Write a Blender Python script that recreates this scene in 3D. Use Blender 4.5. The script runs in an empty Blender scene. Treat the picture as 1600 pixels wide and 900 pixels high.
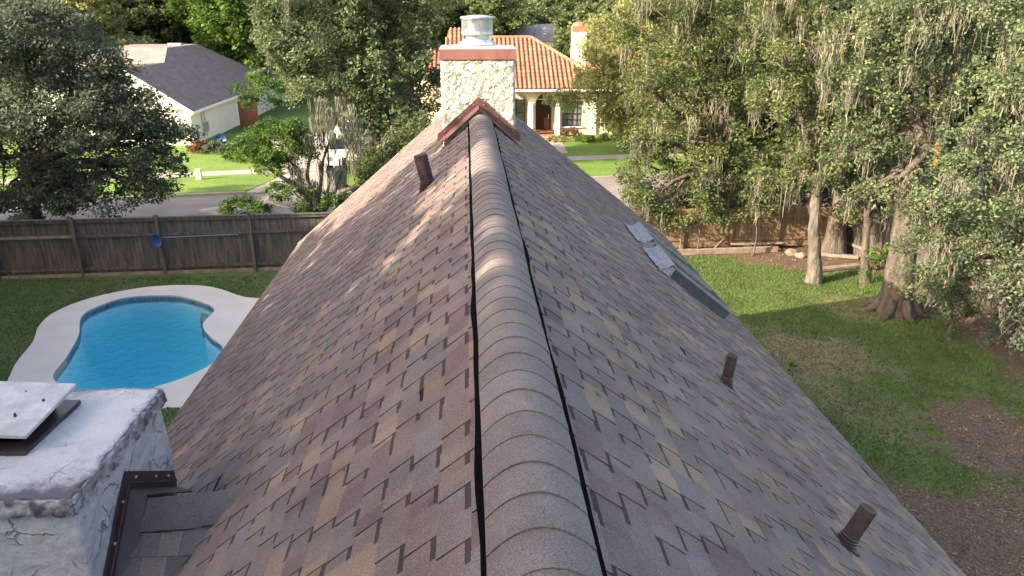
import bpy, math, random
import numpy as np
from mathutils import Vector, noise
from mathutils.geometry import tessellate_polygon
random.seed(7)
S = bpy.context.scene
COL = S.collection
# ---------------------------------------------------------------- camera
FPX = 1130.0
PITCH, YAW = math.radians(21.054), math.radians(2.931)
CZ = 7.9
fw = Vector((math.sin(YAW)*math.cos(PITCH), math.cos(YAW)*math.cos(PITCH), -math.sin(PITCH)))
rt = Vector((math.cos(YAW), -math.sin(YAW), 0)); up = rt.cross(fw)
cd = bpy.data.cameras.new('camera'); cam = bpy.data.objects.new('camera', cd); COL.objects.link(cam)
cam.location = (0, 0, CZ); cam.rotation_euler = fw.to_track_quat('-Z', 'Y').to_euler()
cd.sensor_width = 36; cd.lens = 36*FPX/1600; cd.clip_end = 2000; cd.clip_start = .05
S.camera = cam
# ---------------------------------------------------------------- light
SUN_EL = math.radians(25); SUN_AZ = (-.92, -.39)
W = bpy.data.worlds.new('World'); S.world = W; W.use_nodes = True
wn = W.node_tree.nodes; wl = W.node_tree.links
sky = wn.new('ShaderNodeTexSky'); sky.sky_type = 'NISHITA'; sky.sun_disc = False
sky.sun_elevation = SUN_EL; sky.sun_rotation = math.atan2(SUN_AZ[0], SUN_AZ[1]); sky.dust_density = 3.0; sky.ozone_density = .6
bg = wn['Background']; bg.inputs[1].default_value = .15; wl.new(sky.outputs[0], bg.inputs[0])
sd = bpy.data.lights.new('sun', 'SUN'); sd.energy = 3.7; sd.angle = math.radians(.55); sd.color = (1, .90, .76)
so = bpy.data.objects.new('sun', sd); COL.objects.link(so)
tosun = Vector((SUN_AZ[0]*math.cos(SUN_EL), SUN_AZ[1]*math.cos(SUN_EL), math.sin(SUN_EL)))
so.rotation_euler = tosun.to_track_quat('Z', 'Y').to_euler()
S.view_settings.view_transform = 'Standard'; S.view_settings.look = 'None'; S.view_settings.exposure = 1.95; S.view_settings.use_white_balance = True; S.view_settings.white_balance_temperature = 7500; S.view_settings.white_balance_tint = 15; S.view_settings.gamma = 1
S.cycles.max_bounces = 6; S.cycles.transparent_max_bounces = 8

# ---------------------------------------------------------------- helpers
def ray(px, py):
    return fw + rt*((px-800)/FPX) + up*((450-py)/FPX)
def P(px, py, Y):                      # the point of the plane y = Y seen at a pixel of the photograph
    d = ray(px, py); t = Y/d.y
    return Vector((d.x*t, Y, CZ+d.z*t))
def G(px, py, z=0.0):
    d = ray(px, py); t = (z-CZ)/d.z
    return Vector((d.x*t, d.y*t, z))
def tag(o, label=None, cat=None, group=None, kind=None):
    if label: o['label'] = label
    if cat: o['category'] = cat
    if group: o['group'] = group
    if kind: o['kind'] = kind
    return o
def thing(name, label, cat, loc=(0, 0, 0), group=None):
    o = bpy.data.objects.new(name, None); COL.objects.link(o); o.location = loc; o.empty_display_size = .3
    return tag(o, label, cat, group)
class MB:
    def __init__(s): s.v = []; s.f = []; s.c = []; s.mi = []
    def quad(s, pts, col=None, mi=0):
        n = len(s.v); s.v += [tuple(p) for p in pts]; s.f.append(tuple(range(n, n+len(pts)))); s.c.append(col or (1, 1, 1)); s.mi.append(mi)
    def hexa(s, b, t, col=None, bottom=True, mi=0):      # b, t: four points each, counter-clockwise from above
        n = len(s.v); s.v += [tuple(p) for p in b]+[tuple(p) for p in t]
        fs = [(4, 5, 6, 7), (0, 1, 5, 4), (1, 2, 6, 5), (2, 3, 7, 6), (3, 0, 4, 7)]
        if bottom: fs.append((3, 2, 1, 0))
        for f in fs: s.f.append(tuple(n+i for i in f)); s.c.append(col or (1, 1, 1)); s.mi.append(mi)
    def box(s, c, d, rz=0, col=None, mi=0):
        x, y, z = d[0]/2, d[1]/2, d[2]/2; ca, sa = math.cos(rz), math.sin(rz)
        q = lambda a, b, h: (c[0]+a*ca-b*sa, c[1]+a*sa+b*ca, c[2]+h)
        s.hexa([q(-x, -y, -z), q(x, -y, -z), q(x, y, -z), q(-x, y, -z)], [q(-x, -y, z), q(x, -y, z), q(x, y, z), q(-x, y, z)], col, True, mi)
    def bar(s, a, b, w, h, upv=(0, 0, 1), col=None):
        a, b = Vector(a), Vector(b); d = (b-a).normalized(); sv = d.cross(Vector(upv)).normalized()*w/2; uv = sv.cross(d).normalized()*h/2
        s.hexa([a+sv-uv, b+sv-uv, b-sv-uv, a-sv-uv], [a+sv+uv, b+sv+uv, b-sv+uv, a-sv+uv], col)
    def tube(s, pts, rad, n=8, cap=True, col=None, mi=0, wob=0):
        pts = [Vector(p) for p in pts]; rings = []
        for i, p in enumerate(pts):
            d = (pts[min(i+1, len(pts)-1)]-pts[max(i-1, 0)]).normalized()
            a = d.cross(Vector((.3, 1, .1))); a = a.normalized() if a.length > 1e-4 else Vector((1, 0, 0)); b = d.cross(a)
            base = len(s.v)
            for k in range(n):
                t = 2*math.pi*k/n; r = rad[i]
                if wob: r *= 1+wob*noise.noise(Vector((math.cos(t)*1.3, math.sin(t)*1.3, p.z*.8+p.x)))+wob*.5*math.sin(5*t)*(1 if i == 0 else .3)
                s.v.append(tuple(p+a*math.cos(t)*r+b*math.sin(t)*r))
            rings.append(base)
        for i in range(len(rings)-1):
            for k in range(n):
                k2 = (k+1) % n
                s.f.append((rings[i]+k, rings[i]+k2, rings[i+1]+k2, rings[i+1]+k)); s.c.append(col or (1, 1, 1)); s.mi.append(mi)
        if cap:
            s.f.append(tuple(rings[-1]+k for k in range(n))); s.c.append(col or (1, 1, 1)); s.mi.append(mi)
            s.f.append(tuple(rings[0]+k for k in reversed(range(n)))); s.c.append(col or (1, 1, 1)); s.mi.append(mi)
    def plate(s, outer, holes, o, ux, uy, th, col=None):   # flat plate with holes, thickness along ux x uy
        o, ux, uy = Vector(o), Vector(ux), Vector(uy); nn = ux.cross(uy).normalized()*th
        loops = [[Vector((p[0], p[1], 0)) for p in outer]]+[[Vector((p[0], p[1], 0)) for p in h] for h in holes]
        flat = [p for l in loops for p in l]; tri = tessellate_polygon(loops); n = len(s.v); m = len(flat)
        for k in (0, 1):
            for p in flat: s.v.append(tuple(o+ux*p.x+uy*p.y+nn*k))
        for t in tri:
            a, b, c = t; ar = (flat[b]-flat[a]).cross(flat[c]-flat[a]).z
            if ar < 0: a, b, c = c, b, a
            s.f.append((n+m+a, n+m+b, n+m+c)); s.f.append((n+c, n+b, n+a)); s.c += [col or (1, 1, 1)]*2; s.mi += [0, 0]
        k0 = 0
        for l in loops:
            L = len(l)
            for i in range(L):
                j = (i+1) % L; s.f.append((n+k0+i, n+k0+j, n+m+k0+j, n+m+k0+i)); s.c.append(col or (1, 1, 1)); s.mi.append(0)
            k0 += L
    def build(s, name, mats, parent=None, smooth=False, color=False, kind=None):
        me = bpy.data.meshes.new(name); me.from_pydata(s.v, [], s.f)
        for m in (mats if isinstance(mats, (list, tuple)) else [mats]): me.materials.append(m)
        if any(s.mi): me.polygons.foreach_set('material_index', s.mi)
        if color:
            a = me.attributes.new('tint', 'FLOAT_COLOR', 'FACE')
            a.data.foreach_set('color', np.array([(c[0], c[1], c[2], 1) for c in s.c], 'f').ravel())
        if smooth: me.polygons.foreach_set('use_smooth', [True]*len(me.polygons))
        me.update(); o = bpy.data.objects.new(name, me); COL.objects.link(o)
        if parent is not None:
            o.parent = parent
            L = Vector((0, 0, 0)); q = parent
            while q is not None: L += q.location; q = q.parent
            if L.length > 0: me.transform(__import__('mathutils').Matrix.Translation(-L))
        if kind: o['kind'] = kind
        return o
def copy_tree(o, parent=None):
    c = o.copy(); COL.objects.link(c)
    if parent: c.parent = parent
    for ch in [x for x in COL.objects if x.parent == o]: copy_tree(ch, c)
    return c
def catmull(pts, n=6):
    out = []; m = len(pts)
    for i in range(m):
        p0, p1, p2, p3 = [Vector(pts[(i+k-1) % m]) for k in range(4)]
        for j in range(n):
            t = j/n
            out.append(.5*((2*p1)+(p2-p0)*t+(2*p0-5*p1+4*p2-p3)*t*t+(3*p1-p0-3*p2+p3)*t*t*t))
    return out

# ---------------------------------------------------------------- materials
def mat(name, col, rough=.8, var=.25, scale=4, col2=None, fine=0, finescale=200, bump=.2, bscale=None, metal=0, tint=False, island=0, coords='Object', detail=6, spec=.3, stretch=(1, 1, 1), transl=0, bdist=.02):
    m = bpy.data.materials.new(name); m.use_nodes = True; N = m.node_tree.nodes; L = m.node_tree.links
    b = N['Principled BSDF']; b.inputs['Roughness'].default_value = rough; b.inputs['Metallic'].default_value = metal
    b.inputs['Specular IOR Level'].default_value = spec
    tc = N.new('ShaderNodeTexCoord'); mp = N.new('ShaderNodeMapping'); mp.inputs['Scale'].default_value = stretch
    L.new(tc.outputs[coords], mp.inputs[0])
    nz = N.new('ShaderNodeTexNoise'); nz.inputs['Scale'].default_value = scale; nz.inputs['Detail'].default_value = detail; L.new(mp.outputs[0], nz.inputs['Vector'])
    cr = N.new('ShaderNodeValToRGB'); c = Vector(col[:3])
    c2 = Vector(col2[:3]) if col2 else c*(1-var)
    c1 = c if col2 else c*(1+var)
    cr.color_ramp.elements[0].position = .32; cr.color_ramp.elements[1].position = .68
    cr.color_ramp.elements[0].color = (*c2, 1); cr.color_ramp.elements[1].color = (*c1, 1)
    L.new(nz.outputs[0], cr.inputs[0]); out = cr.outputs[0]
    def mul(a, bsock, f=1.0):
        mx = N.new('ShaderNodeMix'); mx.data_type = 'RGBA'; mx.blend_type = 'MULTIPLY'; mx.inputs[0].default_value = f
        L.new(a, mx.inputs[6]); L.new(bsock, mx.inputs[7]); return mx.outputs[2]
    if tint:
        at = N.new('ShaderNodeAttribute'); at.attribute_name = 'tint'; out = mul(out, at.outputs['Color'])
    if island:
        ge = N.new('ShaderNodeNewGeometry'); r2 = N.new('ShaderNodeValToRGB')
        r2.color_ramp.elements[0].color = (1-island, 1-island, 1-island*.8, 1); r2.color_ramp.elements[1].color = (1+island*1.05, 1+island, 1+island*.6, 1)
        L.new(ge.outputs['Random Per Island'], r2.inputs[0]); out = mul(out, r2.outputs[0])
    if fine:
        n2 = N.new('ShaderNodeTexNoise'); n2.inputs['Scale'].default_value = finescale; n2.inputs['Detail'].default_value = 2; L.new(mp.outputs[0], n2.inputs['Vector'])
        r3 = N.new('ShaderNodeValToRGB'); r3.color_ramp.elements[0].position = .3; r3.color_ramp.elements[1].position = .7
        r3.color_ramp.elements[0].color = (1-fine,)*3+(1,); r3.color_ramp.elements[1].color = (1+fine,)*3+(1,)
        L.new(n2.outputs[0], r3.inputs[0]); out = mul(out, r3.outputs[0])
    L.new(out, b.inputs['Base Color'])
    if bump:
        n3 = N.new('ShaderNodeTexNoise'); n3.inputs['Scale'].default_value = bscale or finescale; n3.inputs['Detail'].default_value = 4; L.new(mp.outputs[0], n3.inputs['Vector'])
        bp = N.new('ShaderNodeBump'); bp.inputs['Strength'].default_value = bump; bp.inputs['Distance'].default_value = bdist
        L.new(n3.outputs[0], bp.inputs['Height']); L.new(bp.outputs[0], b.inputs['Normal'])
    if transl:
        tr = N.new('ShaderNodeBsdfTranslucent'); L.new(out, tr.inputs[0]); ms = N.new('ShaderNodeMixShader'); ms.inputs[0].default_value = transl
        L.new(b.outputs[0], ms.inputs[1]); L.new(tr.outputs[0], ms.inputs[2]); L.new(ms.outputs[0], N['Material Output'].inputs[0])
    m['out'] = 0
    return m
def leafmat(name, a, b, isl=.45, tr=.3, sc=.6):
    return mat(name, a, .6, col2=b, scale=sc, island=isl, bump=0, transl=tr+.12, spec=.12, detail=3)
M = {}
M['shingle'] = mat('shingle', (1, 1, 1), .93, var=.17, scale=2.2, fine=.42, finescale=210, bump=.8, bscale=260, tint=True, spec=.15, bdist=.004, detail=8)
M['ridge'] = mat('ridge_granules', (.180, .160, .149), .93, var=.12, scale=5, fine=.42, finescale=210, bump=.8, bscale=260, spec=.15, bdist=.004, tint=True)
M['black'] = mat('black_mesh', (.004, .004, .004), .9, var=.3, scale=60, bump=.5, bscale=120, spec=.02)
M['felt'] = mat('roof_felt', (.05, .045, .043), .95, bump=.2)
M['brownmetal'] = mat('brown_painted_metal', (.105, .048, .045), .42, var=.22, scale=9, bump=.1, bscale=30, spec=.5)
M['darkmetal'] = mat('dark_brown_metal', (.045, .03, .03), .4, var=.3, scale=12, bump=.1, bscale=40, spec=.5)
M['pipe'] = mat('brown_painted_pipe', (.06, .038, .038), .6, var=.3, scale=25, bump=.3, bscale=60)
M['screw'] = mat('screw_metal', (.6, .58, .55), .35, metal=.8, bump=0)
M['copper'] = mat('faded_red_band', (.30, .135, .11), .6, col2=(.20, .085, .075), scale=11, stretch=(1, 1, .25), bump=.1, bscale=20)
M['galv'] = mat('galvanised_steel', (.52, .55, .58), .38, var=.25, scale=14, metal=.75, bump=.1, bscale=30)
M['lead'] = mat('silver_flashing', (.36, .38, .41), .5, col2=(.17, .18, .20), scale=30, metal=.4, bump=.5, bscale=40)
M['slate'] = mat('skylight_cladding', (.055, .075, .09), .4, var=.2, scale=10, bump=.05, spec=.5)
M['slatelt'] = mat('skylight_frame', (.24, .29, .33), .35, var=.15, scale=10, bump=.05, metal=.3)
M['glass'] = mat('dark_glass', (.02, .03, .035), .06, var=.1, bump=0, spec=.6)
M['pane'] = mat('window_glass', (.22, .26, .25), .08, col2=(.10, .13, .13), scale=2, bump=0, spec=.7)
M['wall'] = mat('cream_wall', (.62, .54, .42), .85, var=.08, scale=1.2, bump=.2, bscale=15)
M['wwall'] = mat('white_wall', (.70, .68, .62), .85, var=.06, scale=1.5, bump=.2, bscale=12)
M['white'] = mat('white_paint', (.75, .74, .70), .6, var=.06, bump=.05)
M['purpleroof'] = mat('grey_mauve_shingles', (.175, .14, .128), .9, var=.18, scale=1.5, fine=.25, finescale=30, bump=.3, bscale=30, stretch=(1, 1, 3))
M['farroof'] = mat('grey_far_roof', (.25, .24, .24), .9, var=.2)
M['tile'] = mat('terracotta_tile', (.36, .155, .10), .8, var=.15, scale=1.2, fine=.2, finescale=8, island=.16, bump=.1)
M['wood'] = mat('weathered_fence_wood', (.155, .138, .125), .9, col2=(.062, .055, .051), scale=3, stretch=(4, 4, .5), fine=.25, finescale=25, bump=.4, bscale=30, island=.35)
M['woodsunlit'] = mat('sunlit_fence_wood', (.30, .215, .125), .9, col2=(.17, .12, .075), scale=3, stretch=(4, 4, .5), fine=.2, finescale=25, bump=.4, bscale=30, island=.3)  # lit copy of the fence wood; warm sun is put into its colour
M['woodred'] = mat('red_cedar', (.22, .09, .05), .8, var=.3, stretch=(4, 4, .5), bump=.2)
M['timber'] = mat('old_timber', (.24, .19, .15), .9, var=.3, scale=5, bump=.4, bscale=20)
M['bark'] = mat('bark', (.15, .125, .105), .95, col2=(.055, .045, .04), scale=7, stretch=(1, 1, .3), bump=1, bscale=16, bdist=.06)
M['barkgrey'] = mat('grey_bark', (.17, .155, .13), .95, col2=(.065, .06, .052), scale=8, stretch=(1, 1, .35), bump=1, bscale=16, bdist=.05)
M['rawwood'] = mat('torn_heartwood', (.36, .16, .07), .8, col2=(.12, .06, .035), scale=8, stretch=(1, 1, .2), bump=.6, bscale=20)
M['deck'] = mat('pool_deck', (.66, .60, .535), .85, var=.06, scale=1.3, fine=.06, finescale=60, bump=.15, bscale=60)
M['asphalt'] = mat('street_asphalt', (.20, .185, .18), .9, var=.15, scale=.7, fine=.12, finescale=30, bump=.2)
M['concrete'] = mat('concrete', (.30, .28, .25), .9, var=.1, scale=1, bump=.15, bscale=20)
M['blueplastic'] = mat('blue_plastic', (.008, .06, .21), .4, var=.2, bump=0, spec=.5)
M['bluepole'] = mat('pale_blue_pole', (.22, .33, .42), .35, bump=0, metal=.4)
M['darkbin'] = mat('dark_green_plastic', (.025, .035, .03), .5, bump=0)
M['doorwood'] = mat('dark_door', (.035, .018, .014), .4, var=.3, stretch=(3, 3, .4), bump=.1)
M['moss'] = mat('spanish_moss', (.235, .235, .18), .95, col2=(.15, .155, .115), scale=1.5, island=.3, bump=0, transl=.25)
M['L_oak'] = leafmat('oak_leaves', (.17, .215, .09), (.08, .115, .048))
M['L_dark'] = leafmat('dark_oak_leaves', (.175, .215, .14), (.095, .13, .088), .4)
M['L_lime'] = leafmat('yellow_green_leaves', (.36, .38, .17), (.25, .28, .11), .3, .4)
M['L_bright'] = leafmat('fresh_green_leaves', (.14, .25, .06), (.075, .145, .038), .4, .35)
M['L_sage'] = leafmat('silvery_leaves', (.195, .25, .135), (.10, .145, .075), .4, .3)
M['L_brown'] = leafmat('brown_leaves', (.25, .15, .09), (.13, .08, .05), .4, .2)
M['L_litter'] = mat('leaf_litter', (.23, .16, .095), .9, col2=(.10, .07, .045), scale=2, island=.5, bump=0)
M['blade'] = mat('grass_blades', (.115, .19, .052), .7, col2=(.07, .125, .036), scale=.9, island=.35, bump=0, transl=.3)
M['soil'] = mat('soil', (.085, .06, .045), .95, var=.35, scale=3, fine=.3, finescale=25, bump=.6, bscale=20)

def crownmat():       # white mortar chimney top with mildew stains
    m = mat('mortar_crown', (.53, .525, .52), .85, var=.06, scale=6, fine=.08, finescale=90, bump=.3, bscale=60, bdist=.006)
    N = m.node_tree.nodes; L = m.node_tree.links; b = N['Principled BSDF']; src = b.inputs['Base Color'].links[0].from_socket
    tc = N.new('ShaderNodeTexCoord'); at = N.new('ShaderNodeAttribute'); at.attribute_name = 'tint'
    n1 = N.new('ShaderNodeTexNoise'); n1.inputs['Scale'].default_value = 16; n1.inputs['Detail'].default_value = 8; n1.inputs['Roughness'].default_value = .75
    L.new(tc.outputs['Object'], n1.inputs['Vector'])
    ad = N.new('ShaderNodeMath'); ad.operation = 'ADD'; L.new(n1.outputs[0], ad.inputs[0]); L.new(at.outputs['Fac'], ad.inputs[1])
    cr = N.new('ShaderNodeValToRGB'); cr.color_ramp.elements[0].position = .62; cr.color_ramp.elements[1].position = 1.0
    cr.color_ramp.elements[0].color = (0, 0, 0, 1); cr.color_ramp.elements[1].color = (.9, .9, .9, 1)
    L.new(ad.outputs[0], cr.inputs[0]); mx = N.new('ShaderNodeMix'); mx.data_type = 'RGBA'
    L.new(cr.outputs[0], mx.inputs[0]); L.new(src, mx.inputs[6]); mx.inputs[7].default_value = (.085, .07, .085, 1); L.new(mx.outputs[2], b.inputs['Base Color'])
    return m
M['crown'] = crownmat()
M['lid'] = mat('weathered_metal_lid', (.60, .585, .565), .55, col2=(.40, .38, .365), scale=7, fine=.08, finescale=40, bump=.15, bscale=9)
def stuccomat(name, col):
    m = mat(name, col, .88, var=.07, scale=5, fine=.07, finescale=70, bump=.35, bscale=45, bdist=.01)
    N = m.node_tree.nodes; L = m.node_tree.links; b = N['Principled BSDF']; src = b.inputs['Base Color'].links[0].from_socket
    at = N.new('ShaderNodeAttribute'); at.attribute_name = 'tint'
    mx = N.new('ShaderNodeMix'); mx.data_type = 'RGBA'; L.new(at.outputs['Fac'], mx.inputs[0]); L.new(src, mx.inputs[6]); mx.inputs[7].default_value = (.07, .06, .055, 1); L.new(mx.outputs[2], b.inputs['Base Color'])
    return m
def addcracks(m, scale, width, col, keep, bdist, dist=.5, colf=.9):
    N = m.node_tree.nodes; L = m.node_tree.links; b = N['Principled BSDF']; src = b.inputs['Base Color'].links[0].from_socket
    tc = N.new('ShaderNodeTexCoord'); nz = N.new('ShaderNodeTexNoise'); nz.inputs['Scale'].default_value = scale*.8; nz.inputs['Detail'].default_value = 6; L.new(tc.outputs['Object'], nz.inputs['Vector'])
    sc = N.new('ShaderNodeVectorMath'); sc.operation = 'SCALE'; sc.inputs['Scale'].default_value = dist; L.new(nz.outputs['Color'], sc.inputs[0])
    ad = N.new('ShaderNodeVectorMath'); ad.operation = 'ADD'; L.new(tc.outputs['Object'], ad.inputs[0]); L.new(sc.outputs[0], ad.inputs[1])
    vo = N.new('ShaderNodeTexVoronoi'); vo.feature = 'DISTANCE_TO_EDGE'; vo.inputs['Scale'].default_value = scale; L.new(ad.outputs[0], vo.inputs['Vector'])
    cr = N.new('ShaderNodeMapRange'); cr.inputs['From Min'].default_value = width; cr.inputs['From Max'].default_value = 0; L.new(vo.outputs['Distance'], cr.inputs[0])
    n2 = N.new('ShaderNodeTexNoise'); n2.inputs['Scale'].default_value = scale*.8; n2.inputs['Detail'].default_value = 4; L.new(tc.outputs['Object'], n2.inputs['Vector'])
    kp = N.new('ShaderNodeMapRange'); kp.inputs['From Min'].default_value = keep; kp.inputs['From Max'].default_value = keep+.08; L.new(n2.outputs[0], kp.inputs[0])
    mu = N.new('ShaderNodeMath'); mu.operation = 'MULTIPLY'; L.new(cr.outputs[0], mu.inputs[0]); L.new(kp.outputs[0], mu.inputs[1])
    mf = N.new('ShaderNodeMath'); mf.operation = 'MULTIPLY'; mf.inputs[1].default_value = colf; L.new(mu.outputs[0], mf.inputs[0])
    mx = N.new('ShaderNodeMix'); mx.data_type = 'RGBA'; L.new(mf.outputs[0], mx.inputs[0]); L.new(src, mx.inputs[6]); mx.inputs[7].default_value = (*col, 1); L.new(mx.outputs[2], b.inputs['Base Color'])
    # plaster lifts towards the crack, then drops into it
    pl_ = N.new('ShaderNodeMapRange'); pl_.inputs['From Min'].default_value = width*5; pl_.inputs['From Max'].default_value = width; L.new(vo.outputs['Distance'], pl_.inputs[0])
    pm = N.new('ShaderNodeMath'); pm.operation = 'MULTIPLY'; L.new(pl_.outputs[0], pm.inputs[0]); L.new(kp.outputs[0], pm.inputs[1])
    sb = N.new('ShaderNodeMath'); sb.operation = 'MULTIPLY_ADD'; sb.inputs[1].default_value = -2.2; L.new(mu.outputs[0], sb.inputs[0]); L.new(pm.outputs[0], sb.inputs[2])
    n3 = N.new('ShaderNodeTexNoise'); n3.inputs['Scale'].default_value = scale*2.2; n3.inputs['Detail'].default_value = 8; n3.inputs['Roughness'].default_value = .6; L.new(tc.outputs['Object'], n3.inputs['Vector'])
    ma = N.new('ShaderNodeMath'); ma.operation = 'MULTIPLY_ADD'; ma.inputs[1].default_value = 2.5; L.new(n3.outputs[0], ma.inputs[0]); L.new(sb.outputs[0], ma.inputs[2])
    bp = N.new('ShaderNodeBump'); bp.inputs['Strength'].default_value = 1; bp.inputs['Distance'].default_value = bdist; L.new(ma.outputs[0], bp.inputs['Height']); L.new(bp.outputs[0], b.inputs['Normal'])
M['stuccof'] = stuccomat('cream_stucco', (.70, .66, .55)); M['stucco'] = stuccomat('white_stucco', (.58, .61, .60))
addcracks(M['stuccof'], 9, .05, (.36, .33, .26), .44, .022, .28, .35); addcracks(M['stucco'], 6.2, .016, (.03, .03, .03), .515, .008, .30)
addcracks(M['crown'], 5.5, .010, (.05, .045, .05), .56, .003, .2)

def lawnmat():
    m = mat('lawn_grass', (.115, .175, .055), .95, col2=(.07, .115, .038), scale=.8, fine=.35, finescale=22, bump=.7, bscale=30, spec=.1, bdist=.04)
    N = m.node_tree.nodes; L = m.node_tree.links; b = N['Principled BSDF']; src = b.inputs['Base Color'].links[0].from_socket
    at = N.new('ShaderNodeAttribute'); at.attribute_name = 'cover'; sp = N.new('ShaderNodeSeparateColor'); L.new(at.outputs['Color'], sp.inputs[0])
    tc = N.new('ShaderNodeTexCoord'); n1 = N.new('ShaderNodeTexNoise'); n1.inputs['Scale'].default_value = 3.5; n1.inputs['Detail'].default_value = 8; n1.inputs['Roughness'].default_value = .7
    L.new(tc.outputs['Object'], n1.inputs['Vector'])
    def lay(src, ch, c1, c2, scale):
        a = N.new('ShaderNodeMath'); a.operation = 'ADD'; L.new(n1.outputs[0], a.inputs[0]); L.new(sp.outputs[ch], a.inputs[1])
        cr = N.new('ShaderNodeValToRGB'); cr.color_ramp.elements[0].position = .62; cr.color_ramp.elements[1].position = 1.08
        cr.color_ramp.elements[0].color = (0, 0, 0, 1); cr.color_ramp.elements[1].color = (1, 1, 1, 1); L.new(a.outputs[0], cr.inputs[0])
        n2 = N.new('ShaderNodeTexNoise'); n2.inputs['Scale'].default_value = scale; n2.inputs['Detail'].default_value = 5; L.new(tc.outputs['Object'], n2.inputs['Vector'])
        c = N.new('ShaderNodeValToRGB'); c.color_ramp.elements[0].position = .35; c.color_ramp.elements[1].position = .65; c.color_ramp.elements[0].color = (*c1, 1); c.color_ramp.elements[1].color = (*c2, 1); L.new(n2.outputs[0], c.inputs[0])
        mx = N.new('ShaderNodeMix'); mx.data_type = 'RGBA'; L.new(cr.outputs[0], mx.inputs[0]); L.new(src, mx.inputs[6]); L.new(c.outputs[0], mx.inputs[7]); return mx.outputs[2]
    o = lay(src, 0, (.15, .13, .07), (.25, .20, .12), 14)
    o = lay(o, 1, (.075, .056, .042), (.175, .13, .095), 26)
    L.new(o, b.inputs['Base Color'])
    return m
M['lawn'] = lawnmat()
M['ground'] = mat('far_ground', (.085, .15, .03), .95, col2=(.055, .105, .022), scale=.3, fine=.25, finescale=8, bump=.4, bscale=12)
M['litlawn'] = mat('front_lawn_grass', (.13, .22, .035), .95, col2=(.08, .16, .03), scale=.5, fine=.25, finescale=9, bump=.4, bscale=12)

def watermat():
    m = bpy.data.materials.new('pool_water'); m.use_nodes = True; N = m.node_tree.nodes; L = m.node_tree.links; N.clear()
    o = N.new('ShaderNodeOutputMaterial'); t = N.new('ShaderNodeBsdfTransparent'); t.inputs[0].default_value = (.93, .97, 1, 1)
    g = N.new('ShaderNodeBsdfGlossy'); g.inputs['Roughness'].default_value = .05; lw = N.new('ShaderNodeLayerWeight'); lw.inputs[0].default_value = .5; pw = N.new('ShaderNodeMath'); pw.operation = 'POWER'; pw.inputs[1].default_value = 5; fr = N.new('ShaderNodeMath'); fr.operation = 'MULTIPLY_ADD'; fr.inputs[1].default_value = .9; fr.inputs[2].default_value = .02; L.new(lw.outputs['Facing'], pw.inputs[0]); L.new(pw.outputs[0], fr.inputs[0])
    nz = N.new('ShaderNodeTexNoise'); nz.inputs['Scale'].default_value = 4.5; nz.inputs['Detail'].default_value = 6; tc = N.new('ShaderNodeTexCoord'); L.new(tc.outputs['Object'], nz.inputs['Vector'])
    bp = N.new('ShaderNodeBump'); bp.inputs['Strength'].default_value = .8; bp.inputs['Distance'].default_value = .08; L.new(nz.outputs[0], bp.inputs['Height']); L.new(bp.outputs[0], g.inputs['Normal']); L.new(bp.outputs[0], lw.inputs['Normal'])
    mx = N.new('ShaderNodeMixShader'); L.new(fr.outputs[0], mx.inputs[0]); L.new(t.outputs[0], mx.inputs[1]); L.new(g.outputs[0], mx.inputs[2]); L.new(mx.outputs[0], o.inputs[0]); va = N.new('ShaderNodeVolumeAbsorption'); va.inputs[0].default_value = (.0, .88, .92, 1); va.inputs[1].default_value = .62; L.new(va.outputs[0], o.inputs['Volume'])
    return m
M['water'] = watermat()
M['plaster'] = mat('pool_plaster', (.62, .82, .88), .8, col2=(.52, .76, .85), scale=.6, bump=0)
M['pooltile'] = mat('waterline_tile', (.03, .10, .19), .3, col2=(.10, .24, .36), scale=3, bump=0)

# ---------------------------------------------------------------- foliage generators
def link_np(name, verts, faces_n, mats, parent=None, kind=None, order=4):
    me = bpy.data.meshes.new(name); n = len(verts)//order
    me.vertices.add(len(verts)); me.vertices.foreach_set('co', verts.astype('f').ravel())
    me.loops.add(n*order); me.loops.foreach_set('vertex_index', np.arange(n*order, dtype='i'))
    me.polygons.add(n); me.polygons.foreach_set('loop_start', np.arange(0, n*order, order, dtype='i')); me.polygons.foreach_set('loop_total', np.full(n, order, 'i'))
    me.materials.append(mats); me.update(); me.validate()
    o = bpy.data.objects.new(name, me); COL.objects.link(o)
    if parent is not None:
        L = parent.location; 
        if L.length: me.transform(__import__('mathutils').Matrix.Translation(-L))
        o.parent = parent
    if kind: o['kind'] = kind
    return o
def leaf_quads(c, rng, size, upb=.35):
    n = len(c); nr = rng.normal(size=(n, 3)); nr[:, 2] = np.abs(nr[:, 2])+upb; nr /= np.linalg.norm(nr, axis=1)[:, None]
    a = np.cross(nr, rng.normal(size=(n, 3))); a /= np.linalg.norm(a, axis=1)[:, None]; b = np.cross(nr, a)
    s = size*rng.uniform(.6, 1.35, (n, 1)); w = s*rng.uniform(.4, .65, (n, 1))
    v = np.empty((n, 4, 3)); v[:, 0] = c-a*s/2; v[:, 1] = c+b*w/2-nr*s*.08; v[:, 2] = c+a*s/2; v[:, 3] = c-b*w/2-nr*s*.08
    return v.reshape(-1, 3)
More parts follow.
